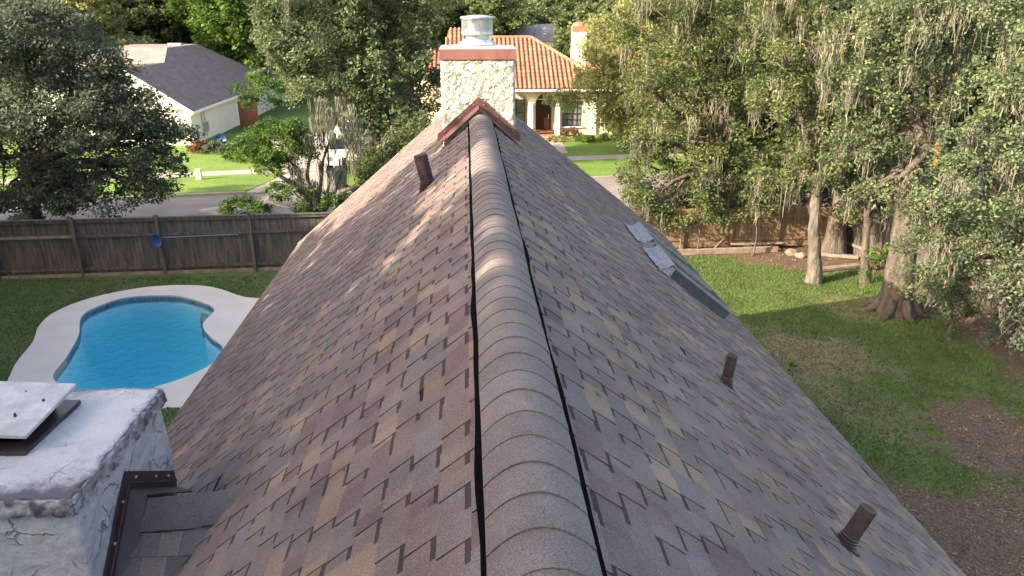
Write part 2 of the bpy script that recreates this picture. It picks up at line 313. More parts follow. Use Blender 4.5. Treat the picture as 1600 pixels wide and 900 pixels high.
def cloud(blobs, dens, rng, lump=.55, inner=.12):
    out = []; tips = []
    for (c, r) in blobs:
        c = np.array(c); r = np.array(r); area = 4*math.pi*((r[0]*r[1]+r[0]*r[2]+r[1]*r[2])/3)
        n = int(area*dens); nl = max(6, int(area/(lump*lump*2.0)))
        d = rng.normal(size=(nl, 3)); d /= np.linalg.norm(d, axis=1)[:, None]
        d[:, 2] = np.where(d[:, 2] < -.55, -d[:, 2], d[:, 2])
        lc = c+d*r*rng.uniform(.66, 1.06, (nl, 1)); tips.append(lc)
        k = rng.integers(0, nl, n); lr = rng.uniform(.45, 1.0, nl)*lump
        off = rng.normal(size=(n, 3)); off /= np.linalg.norm(off, axis=1)[:, None]; off *= rng.uniform(0, 1, (n, 1))**.5; off[:, 2] *= .7
        out.append(lc[k]+off*lr[k][:, None])
        m = int(n*inner); e = rng.normal(size=(m, 3)); e /= np.linalg.norm(e, axis=1)[:, None]
        out.append(c+e*r*rng.uniform(.2, .9, (m, 1)))
    return np.concatenate(out), np.concatenate(tips)
def moss_mesh(points, rng, lmin=.5, lmax=1.3, per=26, rad=.24, w=.016):
    vs = []
    for p in points:
        L = rng.uniform(lmin, lmax); 
        for k in range(per):
            o = rng.normal(size=2)*rad*.7*L/lmax; t = np.array([p[0]+o[0], p[1]+o[1], p[2]-rng.uniform(0, .15)]); l = L*rng.uniform(.2, 1)*math.exp(-2.5*(o[0]**2+o[1]**2)/rad**2*.3)
            a = rng.uniform(0, math.pi); d = np.array([math.cos(a), math.sin(a), 0])*w*rng.uniform(.5, 1.2)
            seg = 3; q = t
            for s in range(seg):
                nx = t+np.array([rng.normal()*.03-o[0]*.2*(s+1)/seg, rng.normal()*.03-o[1]*.2*(s+1)/seg, -l*(s+1)/seg])
                w0 = 1-.3*s/seg; w1 = .75-.7*(s/seg)
                vs += [q-d*w0, q+d*w0, nx+d*w1, nx-d*w1]; q = nx
    return np.array(vs)
def B(px, py, Y, rx, ry, ryy=None):          # crown blob by apparent place and size
    c = P(px, py, Y); dep = (c-Vector((0, 0, CZ))).dot(fw); r = dep/FPX
    return (tuple(c), (rx*r, (ryy or rx)*r*.9, ry*r))
def make_tree(name, label, base, blobs, lm, dens=110, size=.13, trunk=None, tr=.25, bark='bark', moss=None, group=None, seed=1, cat='tree', lump=.55, limbs=True, upb=.35, inner=.12, mossp=(.5, 1.3, 26)):
    rng = np.random.default_rng(seed); base = Vector(base)
    t = thing(name, label, cat, base, group)
    c, tips = cloud(blobs, dens, rng, lump, inner)
    c = c[c[:, 2] > .15]
    link_np('foliage', leaf_quads(c, rng, size, upb), None, M[lm], t)
    mb = MB(); rr = random.Random(seed)
    trunk = [Vector(p) for p in (trunk or [base, base+Vector((.1, 0, 1.5)), base+Vector((0, .1, 3.2))])]
    n = len(trunk); rad = [tr*(1.35 if i == 0 else 1-.45*i/n) for i in range(n)]
    pts = [trunk[0]-Vector((0, 0, .1))]; rads = [rad[0]*1.15]
    for i in range(n-1):
        for k in range(3):
            f = k/3; pts.append(trunk[i].lerp(trunk[i+1], f)+Vector((rr.uniform(-.03, .03), rr.uniform(-.03, .03), .02))); rads.append(rad[i]+(rad[i+1]-rad[i])*(f if i else f**.45))
    pts.append(trunk[-1]); rads.append(rad[-1]); mb.tube(pts, rads, 12, wob=.10)
    mb.build('trunk', M[bark], t, smooth=True)
    if limbs:
        lb = MB(); top = trunk[-1]
        for (bc, br) in blobs:
            bc = Vector(bc); mid = top.lerp(bc, .5)+Vector((rr.uniform(-.3, .3), rr.uniform(-.3, .3), rr.uniform(.1, .5)))
            lb.tube([top-Vector((0, 0, .2)), top.lerp(mid, .5), mid, bc], [rad[-1]*.75, rad[-1]*.6, rad[-1]*.42, rad[-1]*.2], 7, wob=.1)
            for k in range(5):
                d = Vector((rr.gauss(0, 1), rr.gauss(0, 1), rr.gauss(.2, .8))).normalized(); e = bc+Vector((d.x*br[0], d.y*br[1], d.z*br[2]))*.95
                st = mid.lerp(bc, rr.random()); lb.tube([st, st.lerp(e, .5)+Vector((0, 0, .15)), e], [rad[-1]*.25, rad[-1]*.14, .012], 5)
        lb.build('limb', M[bark], t, smooth=True)
    if moss:
        mp = moss if isinstance(moss, list) else [tuple(tips[i]) for i in rng.choice(len(tips), min(moss, len(tips)), replace=False)]
        link_np('moss', moss_mesh(np.array(mp), rng, mossp[0], mossp[1], mossp[2]), None, M['moss'], t, 'stuff')
    return t
def sm(a, b, t): t = max(0, min(1, (t-a)/(b-a))); return t*t*(3-2*t)
#@@SETTING
# ---------------------------------------------------------------- pool outline and ground
POOL_PX = [(85, 598), (105, 565), (124, 530), (128, 502), (150, 486), (200, 470), (270, 467), (303, 473), (336, 488), (318, 512), (330, 532), (349, 548), (335, 572), (300, 592), (252, 609), (200, 622), (130, 622)]
pool = [Vector((p.x, p.y, 0)) for p in (G(x, y, -.08) for x, y in POOL_PX)]
pool = catmull(pool, 6)
DECK_PX = [(5, 610), (25, 570), (52, 535), (62, 510), (90, 487), (150, 465), (230, 450), (300, 447), (340, 452), (380, 465), (418, 468)]
deck = [G(x, y) for x, y in DECK_PX]
deck = [Vector((-10.1, 12.6, 0)), Vector((-10.45, 13.8, 0))]+deck+[Vector((-4.6, 19.6, 0)), Vector((-3.3, 18.2, 0)), Vector((-3.2, 12.6, 0)), Vector((-4.8, 12.9, 0)), Vector((-6.4, 13.75, 0)), Vector((-7.6, 13.3, 0))]
deck = catmull(deck, 5)
def inside(p, poly):
    x, y = p; c = False; n = len(poly); j = n-1
    for i in range(n):
        a, b = poly[i], poly[j]
        if (a.y > y) != (b.y > y) and x < (b.x-a.x)*(y-a.y)/(b.y-a.y)+a.x: c = not c
        j = i
    return c
pc = sum(pool, Vector((0, 0, 0)))/len(pool)
hole = [pc+(p-pc)*1.06 for p in pool]
g = MB(); R_ = 600
g.plate([(-R_, -R_), (R_, -R_), (R_, R_), (-R_, R_)], [[(p.x, p.y) for p in hole]], (0, 0, -.35), (1, 0, 0), (0, 1, 0), .33)
tag(g.build('ground', M['ground']), kind='structure')
d = MB(); d.plate([(p.x, p.y) for p in deck], [[(p.x, p.y) for p in pool]], (0, 0, -.2), (1, 0, 0), (0, 1, 0), .235)
tag(d.build('pool_deck', M['deck']), kind='structure')
# basin
bs = MB(); n = len(pool)
def ringp(f, z): return [Vector((pc.x+(p.x-pc.x)*f, pc.y+(p.y-pc.y)*f, z)) for p in pool]
def depthz(p):
    return -1.25-.55*max(0, min(1, (18.6-p.y)/4)) if False else -1.5
prof = [(1.0, .03), (1.0, -.20), (.99, -.55), (.97, -.85), (.93, -1.1), (.87, -1.28), (.79, -1.42), (.68, -1.52), (.52, -1.58), (.3, -1.6)]
rings = [ringp(*q) for q in prof]
for rg_ in rings[2:]:
    for p in rg_: p.z = -.2+(p.z+.2)*(.5+.85*sm(14.6, 20.0, p.y))
for a in range(len(rings)-1):
    for i in range(n):
        j = (i+1) % n; bs.quad([rings[a][j], rings[a][i], rings[a+1][i], rings[a+1][j]], mi=1 if a == 0 else 0)
bs.f.append(tuple(len(bs.v)+i for i in range(n))); bs.v += [tuple(p) for p in rings[-1]]; bs.c.append((1, 1, 1)); bs.mi.append(0)
# a corner step like the one at the far right of the pool
pl = thing('swimming_pool', 'kidney shaped turquoise swimming pool set in pale concrete deck', 'swimming pool', (pc.x, pc.y, 0))
bs.build('basin', [M['plaster'], M['plaster']], pl, smooth=True)
for i in range(0, n, 1):              # waterline tiles
    a, b = pool[i], pool[(i+1) % n]; L = (b-a).length; k = max(1, round(L/.15)); nn = Vector((b.y-a.y, a.x-b.x, 0)).normalized()
    if (pc-a).dot(nn) < 0: nn = -nn
    if a.y < 16.2 : continue
    for q in range(k):
        s, e = a.lerp(b, (q+.06)/k), a.lerp(b, (q+.94)/k); tb = MB()
        z0, z1 = -.135, -.02
        tb.hexa([s+Vector((0, 0, z0)), e+Vector((0, 0, z0)), e+nn*.012+Vector((0, 0, z0)), s+nn*.012+Vector((0, 0, z0))], [s+Vector((0, 0, z1)), e+Vector((0, 0, z1)), e+nn*.012+Vector((0, 0, z1)), s+nn*.012+Vector((0, 0, z1))])
        tb.build('tile', M['pooltile'], pl)
wt = MB(); wt.plate([(pc.x+(p.x-pc.x)*1.012, pc.y+(p.y-pc.y)*1.012) for p in pool], [], (0, 0, -2.6), (1, 0, 0), (0, 1, 0), 2.515)
wo = wt.build('water', M['water'], pl)
st = MB(); q0 = [G(x, y, -.3) for x, y in ((318, 478), (336, 489), (322, 506), (312, 497))]
st.hexa([Vector((p.x, p.y, -.9)) for p in q0], [Vector((p.x, p.y, -.32)) for p in q0]); st.build('step', M['concrete'], pl)

# lawns of the back yard on a fine grid with cover masks
def lawn_grid(name, x0, x1, y0, y1, s, cover, skip, z=.0):
    nx, ny = int((x1-x0)/s), int((y1-y0)/s); v = []; col = []; f = []
    for j in range(ny+1):
        for i in range(nx+1):
            x, y = x0+i*s, y0+j*s; c = cover(x, y); h = .03*noise.noise(Vector((x*.5, y*.5, 0)))+.012*noise.noise(Vector((x*3, y*3, 4)))
            v.append((x, y, z+h)); col.append(c)
    for j in range(ny):
        for i in range(nx):
            if not skip(x0+(i+.5)*s, y0+(j+.5)*s): a = j*(nx+1)+i; f.append((a, a+1, a+nx+2, a+nx+1))
    me = bpy.data.meshes.new(name); me.from_pydata(v, [], f); at = me.attributes.new('cover', 'FLOAT_COLOR', 'POINT')
    at.data.foreach_set('color', np.array([(c[0], c[1], 0, 1) for c in col], 'f').ravel()); me.materials.append(M['lawn'])
    me.polygons.foreach_set('use_smooth', [True]*len(me.polygons)); o = bpy.data.objects.new(name, me); COL.objects.link(o); tag(o, kind='structure'); return o
def gz(x, y): return .03*noise.noise(Vector((x*.5, y*.5, 0)))
def dd(x, y, cx, cy, rx, ry): return math.hypot((x-cx)/rx, (y-cy)/ry)
def cov_right(x, y):
    wv = .5*noise.noise(Vector((x*.6, y*.6, 2)))+.25*noise.noise(Vector((x*2, y*2, 5)))
    soil = 0.
    soil = max(soil, sm(0, 1, (y-(21.9-.25*(x-8)) )+wv*1.2)*sm(8.2, 9.4, x+wv))
    soil = max(soil, sm(22.9, 23.3, y+wv*.5))
    soil = max(soil, sm(11.6, 12.9, x+wv-.05*(y-14)))*1.0
    soil = max(soil, 1-sm(.75, 1.25, dd(x, y, 9.9, 11.9, 1.35, 1.25)+wv*1.1)*.8)      # bare patch
    soil = max(soil, sm(8.3, 6.6, y+wv-.55*(x-7)*0) if False else 1-sm(0, 1.6, y-(9.5-.10*(x-7))+wv*2.2))
    dry = max(1-sm(.4, 1.4, dd(x, y, 7.9, 15.2, 1.9, 2.0)+wv*1.3), .8*(1-sm(.6, 1.3, dd(x, y, 11.0, 18.2, 1.6, 1.0)+wv*1.)), .55*(1-sm(.6, 1.3, dd(x, y, 8.3, 12.8, 1.3, 1.2)+wv*.5)))
    return (dry*.55, soil*.60)
def cov_left(x, y):
    return (.12+.2*noise.noise(Vector((x*.5, y*.5, 9))), .5*sm(21.9, 22.3, y+.1*noise.noise(Vector((x*3, 0, 0)))-.053*(x+15)))
lawn_grid('lawn', 3.0, 18, 3, 26, .16, cov_right, lambda x, y: False)
inner_deck = [Vector((pc.x+(p.x-pc.x)*.96, pc.y+(p.y-pc.y)*.96, 0)) for p in deck]
lawn_grid('lawn', -22, -2.6, 6, 22.6, .2, cov_left, lambda x, y: inside((x, y), inner_deck))

def blades(name, n, region, rng, h=.055, w=.012, ok=None, m='blade', flat=0):
    x = rng.uniform(region[0], region[1], n); y = rng.uniform(region[2], region[3], n)
    keep = np.array([ok(a, b) for a, b in zip(x, y)]); x, y = x[keep], y[keep]; n = len(x)
    z = np.array([gz(a, b) for a, b in zip(x, y)]); a = rng.uniform(0, 2*math.pi, n); hh = h*rng.uniform(.5, 1.5, n)
    v = np.empty((n, 3, 3)); dx, dy = np.cos(a)*w, np.sin(a)*w
    v[:, 0] = np.stack([x-dx, y-dy, z-.01], 1); v[:, 1] = np.stack([x+dx, y+dy, z-.01], 1)
    v[:, 2] = np.stack([x+rng.normal(size=n)*.025, y+rng.normal(size=n)*.025, z+hh], 1)
    o = link_np(name, v.reshape(-1, 3), None, M[m], None, 'stuff', 3); return o
rngg = np.random.default_rng(5)
def okr(x, y):
    if x < 4.2: return False
    c = cov_right(x, y); return rngg.random() > c[1]*1.75 and rngg.random() > c[0]*1.1
tag(blades('grass', 190000, (4.2, 14.5, 7, 23.5), rngg, .05, .014, okr), 'short green grass blades on the shaded back lawn right of the roof', 'grass')
tag(blades('grass', 60000, (-16.5, -3.5, 12, 22.1), rngg, .045, .016, lambda x, y: not inside((x, y), deck) and y < 22), 'short dark grass blades round the pool deck', 'grass')
def litter(name, n, region, ok, rng, size):
    x = rng.uniform(region[0], region[1], n); y = rng.uniform(region[2], region[3], n); keep = np.array([ok(a, b) for a, b in zip(x, y)]); x, y = x[keep], y[keep]
    c = np.stack([x, y, np.array([gz(a, b) for a, b in zip(x, y)])+.02], 1); return link_np(name, leaf_quads(c, rng, size, 2.5), None, M['L_litter'], None, 'stuff')
tag(litter('fallen_leaves', 42000, (4.5, 16, 5, 25), lambda x, y: rngg.random() < cov_right(x, y)[1]*1.2+.04, rngg, .065), 'brown fallen leaves scattered over the bare soil under the oaks', 'leaves')

# street, kerbs, pavement, drives, front lawns
def strip(name, pts, z, m, th=.02, kind='structure'):
    s = MB(); s.plate([(p[0], p[1]) for p in pts], [], (0, 0, z-th), (1, 0, 0), (0, 1, 0), th); return tag(s.build(name, M[m]), kind=kind)
far = lambda x: 34.55+.14*x
strip('street', [(-90, far(-90)-7), (90, far(90)-7), (90, far(90)), (-90, far(-90))], .0, 'asphalt', .015)
strip('kerb', [(-90, far(-90)), (-10.6, far(-10.6)), (-10.6, far(-10.6)+.16), (-90, far(-90)+.16)], .11, 'concrete', .13)
strip('kerb', [(-6.5, far(-6.5)), (90, far(90)), (90, far(90)+.16), (-6.5, far(-6.5)+.16)], .11, 'concrete', .13)
sw = lambda x: 38.9+.16*x
strip('front_lawn', [(-60, far(-60)+.16), (-10.6, far(-10.6)+.16), (-9.6, sw(-9.6)), (-60, sw(-60))], .085, 'litlawn', .1)
strip('front_lawn', [(-6.5, far(-6.5)+.16), (60, far(60)+.16), (60, sw(60)), (-6.5, sw(-6.5))], .085, 'litlawn', .1)
strip('sidewalk', [(-60, sw(-60)), (60, sw(60)), (60, sw(60)+1.15), (-60, sw(-60)+1.15)], .095, 'concrete', .11)
strip('driveway', [(-10.6, far(-10.6)), (-6.5, far(-6.5)), (-7.2, sw(-7.2)), (-9.6, sw(-9.6))], .07, 'concrete', .09)
strip('driveway', [(-9.9, sw(-9.9)+1.15), (-7.0, sw(-7)+1.15), (-8, 50), (-14, 50)], .07, 'concrete', .09)
strip('front_lawn', [(-60, sw(-60)+1.15), (-9.9, sw(-9.9)+1.15), (-14, 50), (-30, 52), (-60, 50)], .08, 'litlawn', .1)
strip('front_lawn', [(-7, sw(-7)+1.15), (60, sw(60)+1.15), (60, 56), (-8, 50)], .08, 'litlawn', .1)
strip('garden_path', [(4.2, 42), (5.4, 42), (5.6, 48.4), (4.0, 48.4)], .10, 'concrete', .05)
strip('patio', [(-2.9, 8), (-2.9, 6), (-2.7, 6), (-2.7, 8)], .02, 'concrete', .04)
#@@HOUSE
# ---------------------------------------------------------------- main house
XR, ZR = .175, 6.6
SH = -.0095
TH = {-1: math.atan(.85), 1: math.atan(.8)}
WD = {-1: 3.62, 1: 3.90}
Y0, Y1 = -1.3, 14.05
def rp(side, y, q, h=0.0):
    th = TH[side]; x = XR+side*(q*math.cos(th)+h*math.sin(th)); z = ZR-q*math.sin(th)+h*math.cos(th)
    return Vector((x+SH*y, y, z))
house = thing('shingled_house', 'long house in the foreground under a brown multicolour shingle roof', 'house', (0, 0, 0))
w = MB()
xl, xr_ = XR-3.1, XR+3.35; zl = ZR-.85*3.1-.22; zr = ZR-.8*3.35-.22
for (a, b, h0, h1) in (((xl, Y0+.4), (xl, 13.7), zl, zl), ((xr_, Y0+.4), (xr_, 13.7), zr, zr)):
    w.hexa([(a[0]-.08, a[1], -.3), (a[0]+.08, a[1], -.3), (b[0]+.08, b[1], -.3), (b[0]-.08, b[1], -.3)], [(a[0]-.08, a[1], h0), (a[0]+.08, a[1], h0), (b[0]+.08, b[1], h1), (b[0]-.08, b[1], h1)])
for yy in (Y0+.4, 13.7):
    w.plate([(xl+.09, -.3), (xr_-.09, -.3), (xr_-.09, zr), (XR, ZR-.3), (xl+.09, zl)], [], (0, yy, 0), (1, 0, 0), (0, 0, 1), -.16)
w.build('wall', M['wall'], house)
roof = MB()
for sd_ in (-1, 1):
    Q = WD[sd_]/math.cos(TH[sd_])
    a = [rp(sd_, Y0, .02, -.14), rp(sd_, Y1, .02, -.14), rp(sd_, Y1, Q, -.14), rp(sd_, Y0, Q, -.14)]
    b = [rp(sd_, Y0, .02, -.004), rp(sd_, Y1, .02, -.004), rp(sd_, Y1, Q, -.004), rp(sd_, Y0, Q, -.004)]
    if sd_ < 0: a = a[::-1]; b = b[::-1]
    a = a[::-1]; b = b[::-1]
    roof.hexa(a, b)
rf = roof.build('roof', M['felt'], house)
tr_ = MB()
for sd_ in (-1, 1):
    Q = WD[sd_]/math.cos(TH[sd_])+.012
    tr_.bar(rp(sd_, Y0, Q, -.09), rp(sd_, Y1, Q, -.09), .02, .17); tr_.bar(rp(sd_, Y1+.02, .02, -.08), rp(sd_, Y1+.02, Q, -.08), .02, .17)
tr_.build('fascia', M['wwall'], house)
PAL = [(.225, .16, .115), (.25, .18, .125), (.165, .128, .117), (.175, .138, .128), (.15, .125, .122), (.122, .115, .119), (.136, .128, .130), (.125, .078, .083), (.138, .09, .092), (.185, .14, .12), (.155, .12, .108), (.17, .132, .118)]
rs = random.Random(3)
EXP = .143
pieces = []
XC = (-2.0, 2.93, 4.10)          # foreground chimney: right face x, y range
def cricket_cover(x, y, z):
    # region behind the foreground chimney covered by its small saddle roof
    return x < -1.40 and z < 5.27-.75*abs(y-3.5) and abs(y-3.5) < .80
for sd_ in (-1, 1):
    Q = WD[sd_]/math.cos(TH[sd_]); nc = int((Q-.10)/EXP)+1
    for k in range(nc):
        q0 = max(.004, .10+(k-1)*EXP-.015); q1 = min(.10+k*EXP, Q+.02)
        y = Y0+rs.uniform(-.2, 0); tooth = rs.random() < .5
        runs = []; yr = y-.1
        while yr < Y1+.5:
            c = rs.choice(PAL); f = rs.uniform(.92, 1.08); c = tuple((v*.56+g_*.44)*f*1.14 for v, g_ in zip(c, (.170, .137, .128))); yr += rs.choice((.10, .16, .22, .3)); runs.append((yr, c))
        ri = 0
        while y < Y1:
            ln = rs.choice((.11, .14, .17, .2, .26)) if tooth else rs.choice((.07, .10, .13, .17))
            e = min(y+ln, Y1+.01); s = max(y, Y0)
            if e-s > .01:
                mid = rp(sd_, (s+e)/2, (q0+q1)/2); xx, yy = mid.x, mid.y
                if not (sd_ < 0 and ((XC[1]-.02 < yy < XC[2]+.02 and xx < XC[0]-.03) or cricket_cover(xx, yy, mid.z))) and not (abs(xx-.09) < .42 and 9.82 < yy < 10.35):
                    while runs[ri][0] < s: ri += 1
                    c = [(runs[ri][1], e)] if runs[ri][0] > e-.02 else [(runs[ri][1], runs[ri][0]), (runs[ri+1][1], e)]
                    br = rs.uniform(.95, 1.05) if tooth else rs.uniform(.88, 1.0)
                    c = [(tuple(v*br for v in k_), min(z_, e)) for k_, z_ in c]
                    jit = rs.uniform(-.004, .004)
                    pieces.append((sd_, s, e, q0, q1+jit, tooth, c))
            y = e; tooth = not tooth
cpos = Vector((0, 0, CZ))
def psize(p):
    m = rp(p[0], (p[1]+p[2])/2, (p[3]+p[4])/2); v = m-cpos; dp = v.dot(fw)
    if dp < .4: return 0
    sx, sy = v.dot(rt)/dp*FPX, v.dot(up)/dp*FPX
    if abs(sx) > 800 or abs(sy) > 450: return 0
    nrm = Vector((p[0]*math.sin(TH[p[0]]), 0, math.cos(TH[p[0]])))
    return (p[2]-p[1])*abs(v.normalized().dot(nrm))/dp**2
def shingle(mb, p):
    sd_, s, e, q0, q1, tooth, c = p
    hb, ht = (.0105, .002) if tooth else (.0050, .0008)
    g_ = .0018
    s, e = s+g_/2, e-g_/2
    rows = [(q0, ht, c)] if tooth else [(q0, ht, c)]
    def slab(qa, qb, ha, hb_, cols):
        ys = [s]; cl = []
        for i_, (c_, z_) in enumerate(cols):
            if i_ and z_-ys[-1] > .03: ys.append(ys[-1]+.018); cl.append(tuple((u+w_)/2 for u, w_ in zip(c_, cols[i_-1][0])))
            ys.append(min(z_, e) if i_ < len(cols)-1 else e); cl.append(c_)
        nb = len(ys); n0 = len(mb.v)
        for (q_, h_) in ((qa, -.002), (qb, -.002), (qa, ha), (qb, hb_)):
            for y_ in ys: mb.v.append(tuple(rp(sd_, y_, q_, h_)))
        def F(*ix, col):
            mb.f.append(tuple(n0+i for i in (ix if sd_ > 0 else ix[::-1])) if False else tuple(n0+i for i in ix)); mb.c.append(col); mb.mi.append(0)
        for i in range(nb-1):
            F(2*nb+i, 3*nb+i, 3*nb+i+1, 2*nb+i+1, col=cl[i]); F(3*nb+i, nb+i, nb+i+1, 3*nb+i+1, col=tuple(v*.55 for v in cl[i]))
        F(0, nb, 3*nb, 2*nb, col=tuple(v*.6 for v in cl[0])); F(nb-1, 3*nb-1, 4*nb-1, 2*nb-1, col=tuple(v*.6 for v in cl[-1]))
    if tooth: slab(q0, q1, ht, hb, c)
    else:
        qm = min(q0+.015+.031, q1-.01); hm = ht+(hb-ht)*(qm-q0)/(q1-q0)
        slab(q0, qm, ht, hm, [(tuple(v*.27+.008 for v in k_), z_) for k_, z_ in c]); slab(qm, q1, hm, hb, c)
pieces.sort(key=psize, reverse=True)
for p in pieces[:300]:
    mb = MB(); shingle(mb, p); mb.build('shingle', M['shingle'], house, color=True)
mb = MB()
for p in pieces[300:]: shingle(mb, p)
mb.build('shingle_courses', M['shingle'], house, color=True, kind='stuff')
# ridge vent and its caps
mb = MB(); rv = MB()
yv0, yv1 = Y0, 9.82
ny = 90
def vent_edge(side, y): return XR+SH*y+side*(.150+.006*noise.noise(Vector((y*2.2, side*3, 0)))+(.004*math.sin(y*3.1) if side > 0 else 0))
prev = None
for i in range(ny+1):
    y = yv0+(yv1-yv0)*i/ny; a = vent_edge(-1, y)+.012; b = vent_edge(1, y)-.012; c = XR+SH*y
    za = ZR-.85*(c-a); zb = ZR-.8*(b-c)
    row = [(a, y, za-.02), (a, y, za+.045), (c, y, ZR-.004), (b, y, zb+.045), (b, y, zb-.02)]
    if prev:
        for k in range(4): rv.quad([prev[k], prev[k+1], row[k+1], row[k]])
    prev = row
rv.build('ridge_vent', M['black'], house)
# black strips laid beside the vent; the gap's shade is their colour
for side in (-1, 1):
    sl = MB(); prev = None
    for i in range(ny+1):
        y = yv0+(yv1-yv0)*i/ny
        e1 = vent_edge(side, y); c = XR+SH*y; k = .85 if side < 0 else .8; w0 = .022+(.013*noise.noise(Vector((y*2.2, side, 7)))) + (.009 if side > 0 else 0)
        row = [(ee, y, ZR-k*abs(ee-c)+.013) for ee in (e1-side*.03, e1+side*w0)]
        if prev: sl.quad([prev[0], prev[1], row[1], row[0]])
        prev = row
    sl.build('vent_gap_strip', M['black'], house)
def cap(y0, y1, c):
    jit_ = (rs.uniform(-.008, .008), rs.uniform(0, .006))
    m = MB(); K = 20; rows = []
    for (yy, lift) in ((y0, .006+jit_[1]*.6), (y1+.03, .001)):
        r_ = []; c0 = XR+SH*yy
        for k in range(K+1):
            t = -1+2*k/K; yb = yy + (.002*(1-t*t)+jit_[0]*t if yy == y0 else 0)
            xx = c0+t*(vent_edge(1, yy)-c0 if t > 0 else c0-vent_edge(-1, yy))
            edge = ZR-(.85 if t < 0 else .8)*abs(xx-c0)+.036
            edge = ZR-(.85 if t < 0 else .8)*abs(vent_edge(1 if t > 0 else -1, yy)-c0)+.052; zz = edge+(ZR+.016-edge)*(1-abs(t)**2)
            r_.append(Vector((xx, yb, zz+lift)))
        rows.append(r_)
    for r_ in rows: m.v += [tuple(p) for p in r_]
    for k in range(K): m.f.append((k, k+1, K+2+k, K+1+k)); m.c.append(c); m.mi.append(0)
    for k in range(K): dn = Vector((0, 0, -.006)); a, b = rows[0][k], rows[0][k+1]; m.quad([a+dn, b+dn, b, a], tuple(v*.85 for v in c))
    for (k, s) in ((0, 1), (K, -1)):
        a, b = rows[0][k], rows[1][k]; dn = Vector((0, 0, -.008)); m.quad([a, b, b+dn, a+dn] if s > 0 else [b, a, a+dn, b+dn], c)
    o = m.build('ridge_cap_shingle', M['ridge'], house, smooth=True, color=True); return o
y = yv0; 
while y < yv1-.05:
    f = rs.uniform(.93, 1.1); e = min(y+.150, yv1); o = cap(y, e, (f, f*rs.uniform(.97, 1.02), f*rs.uniform(.97, 1.03))); y = e
    pass
for (px, py, sd_, L_) in ((645, 632, -1, .06), (352, 748, -1, .10), (1062, 548, 1, .07), (1355, 742, 1, .08), (860, 265, 1, .08)):  # near-black slivers, painted in for the shaded gaps under lifted shingles
    d_ = ray(px, py); t_ = 4.
    for _ in range(60): x_ = d_.x*t_; zs = ZR-(.85 if sd_ < 0 else .8)*abs(x_-XR-SH*d_.y*t_); t_ += (CZ+d_.z*t_-zs)*.5
    qq = abs(d_.x*t_-XR-SH*d_.y*t_)/math.cos(TH[sd_]); y_ = d_.y*t_; qe = .10+round((qq-.10)/EXP)*EXP
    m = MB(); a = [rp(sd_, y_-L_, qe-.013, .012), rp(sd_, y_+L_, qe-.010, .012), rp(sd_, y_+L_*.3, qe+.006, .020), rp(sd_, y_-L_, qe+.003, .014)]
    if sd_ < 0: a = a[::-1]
    a = a[::-1]; m.hexa([p-Vector((0, 0, .006)) for p in a], a, (.02, .018, .018)); m.build('dark_gap_sliver', M['shingle'], house, color=True)
rl = random.Random(9); db = MB()
for i in range(170):
    sd_ = rl.choice((-1, 1)); y_ = rl.uniform(1, 13.5); q_ = rl.uniform(.3, 4.6); a = rl.uniform(0, 3.14); L_ = rl.uniform(.012, .03)
    u = (math.cos(a)*L_, math.sin(a)*L_); v = (-math.sin(a)*L_*.4, math.cos(a)*L_*.4)
    db.quad([rp(sd_, y_+u[0], q_+u[1], .016), rp(sd_, y_+v[0], q_+v[1], .02), rp(sd_, y_-u[0], q_-u[1], .014), rp(sd_, y_-v[0], q_-v[1], .016)])
tag(db.build('fallen_leaves', M['L_litter'], kind='stuff'), 'few tiny dry leaves lying on the roof shingles', 'leaves')
# ridge beyond the chimney
mb = MB()
y = 10.8
while y < Y1-.05:
    for sd_ in (-1, 1):
        a = [rp(sd_, y, 0, .02), rp(sd_, y+.16, 0, .012), rp(sd_, y+.16, .14, .012), rp(sd_, y, .14, .02)]
        mb.quad(a if sd_ > 0 else a[::-1], (1, 1, 1))
    y += .15
mb.build('ridge_cap_course', M['ridge'], house, color=True)

# rough stucco volumes
def rough_box(lo, hi, step, disp, skipbottom=True):
    n = [max(1, int(round((hi[i]-lo[i])/step))) for i in range(3)]; idx = {}; v = []; f = []; tc = []
    cen = Vector(((lo[0]+hi[0])/2, (lo[1]+hi[1])/2, 0))
    def vid(i, j, k):
        key = (i, j, k)
        if key in idx: return idx[key]
        p = Vector((lo[0]+(hi[0]-lo[0])*i/n[0], lo[1]+(hi[1]-lo[1])*j/n[1], lo[2]+(hi[2]-lo[2])*k/n[2]))
        nr = Vector((-1 if i == 0 else (1 if i == n[0] else 0), -1 if j == 0 else (1 if j == n[1] else 0), 1 if k == n[2] else 0))
        e = nr.length; nr = nr.normalized() if e else nr
        dsp, cr = disp(p, nr, e > 1.1, k == n[2]); idx[key] = len(v); v.append(tuple(p+nr*dsp)); tc.append(cr); return idx[key]
    for i in range(n[0]):
        for k in range(n[2]):
            f.append((vid(i, 0, k), vid(i+1, 0, k), vid(i+1, 0, k+1), vid(i, 0, k+1))); f.append((vid(i+1, n[1], k), vid(i, n[1], k), vid(i, n[1], k+1), vid(i+1, n[1], k+1)))
    for j in range(n[1]):
        for k in range(n[2]):
            f.append((vid(0, j+1, k), vid(0, j, k), vid(0, j, k+1), vid(0, j+1, k+1))); f.append((vid(n[0], j, k), vid(n[0], j+1, k), vid(n[0], j+1, k+1), vid(n[0], j, k+1)))
    for i in range(n[0]):
        for j in range(n[1]): f.append((vid(i, j, n[2]), vid(i+1, j, n[2]), vid(i+1, j+1, n[2]), vid(i, j+1, n[2])))
    return v, f, tc
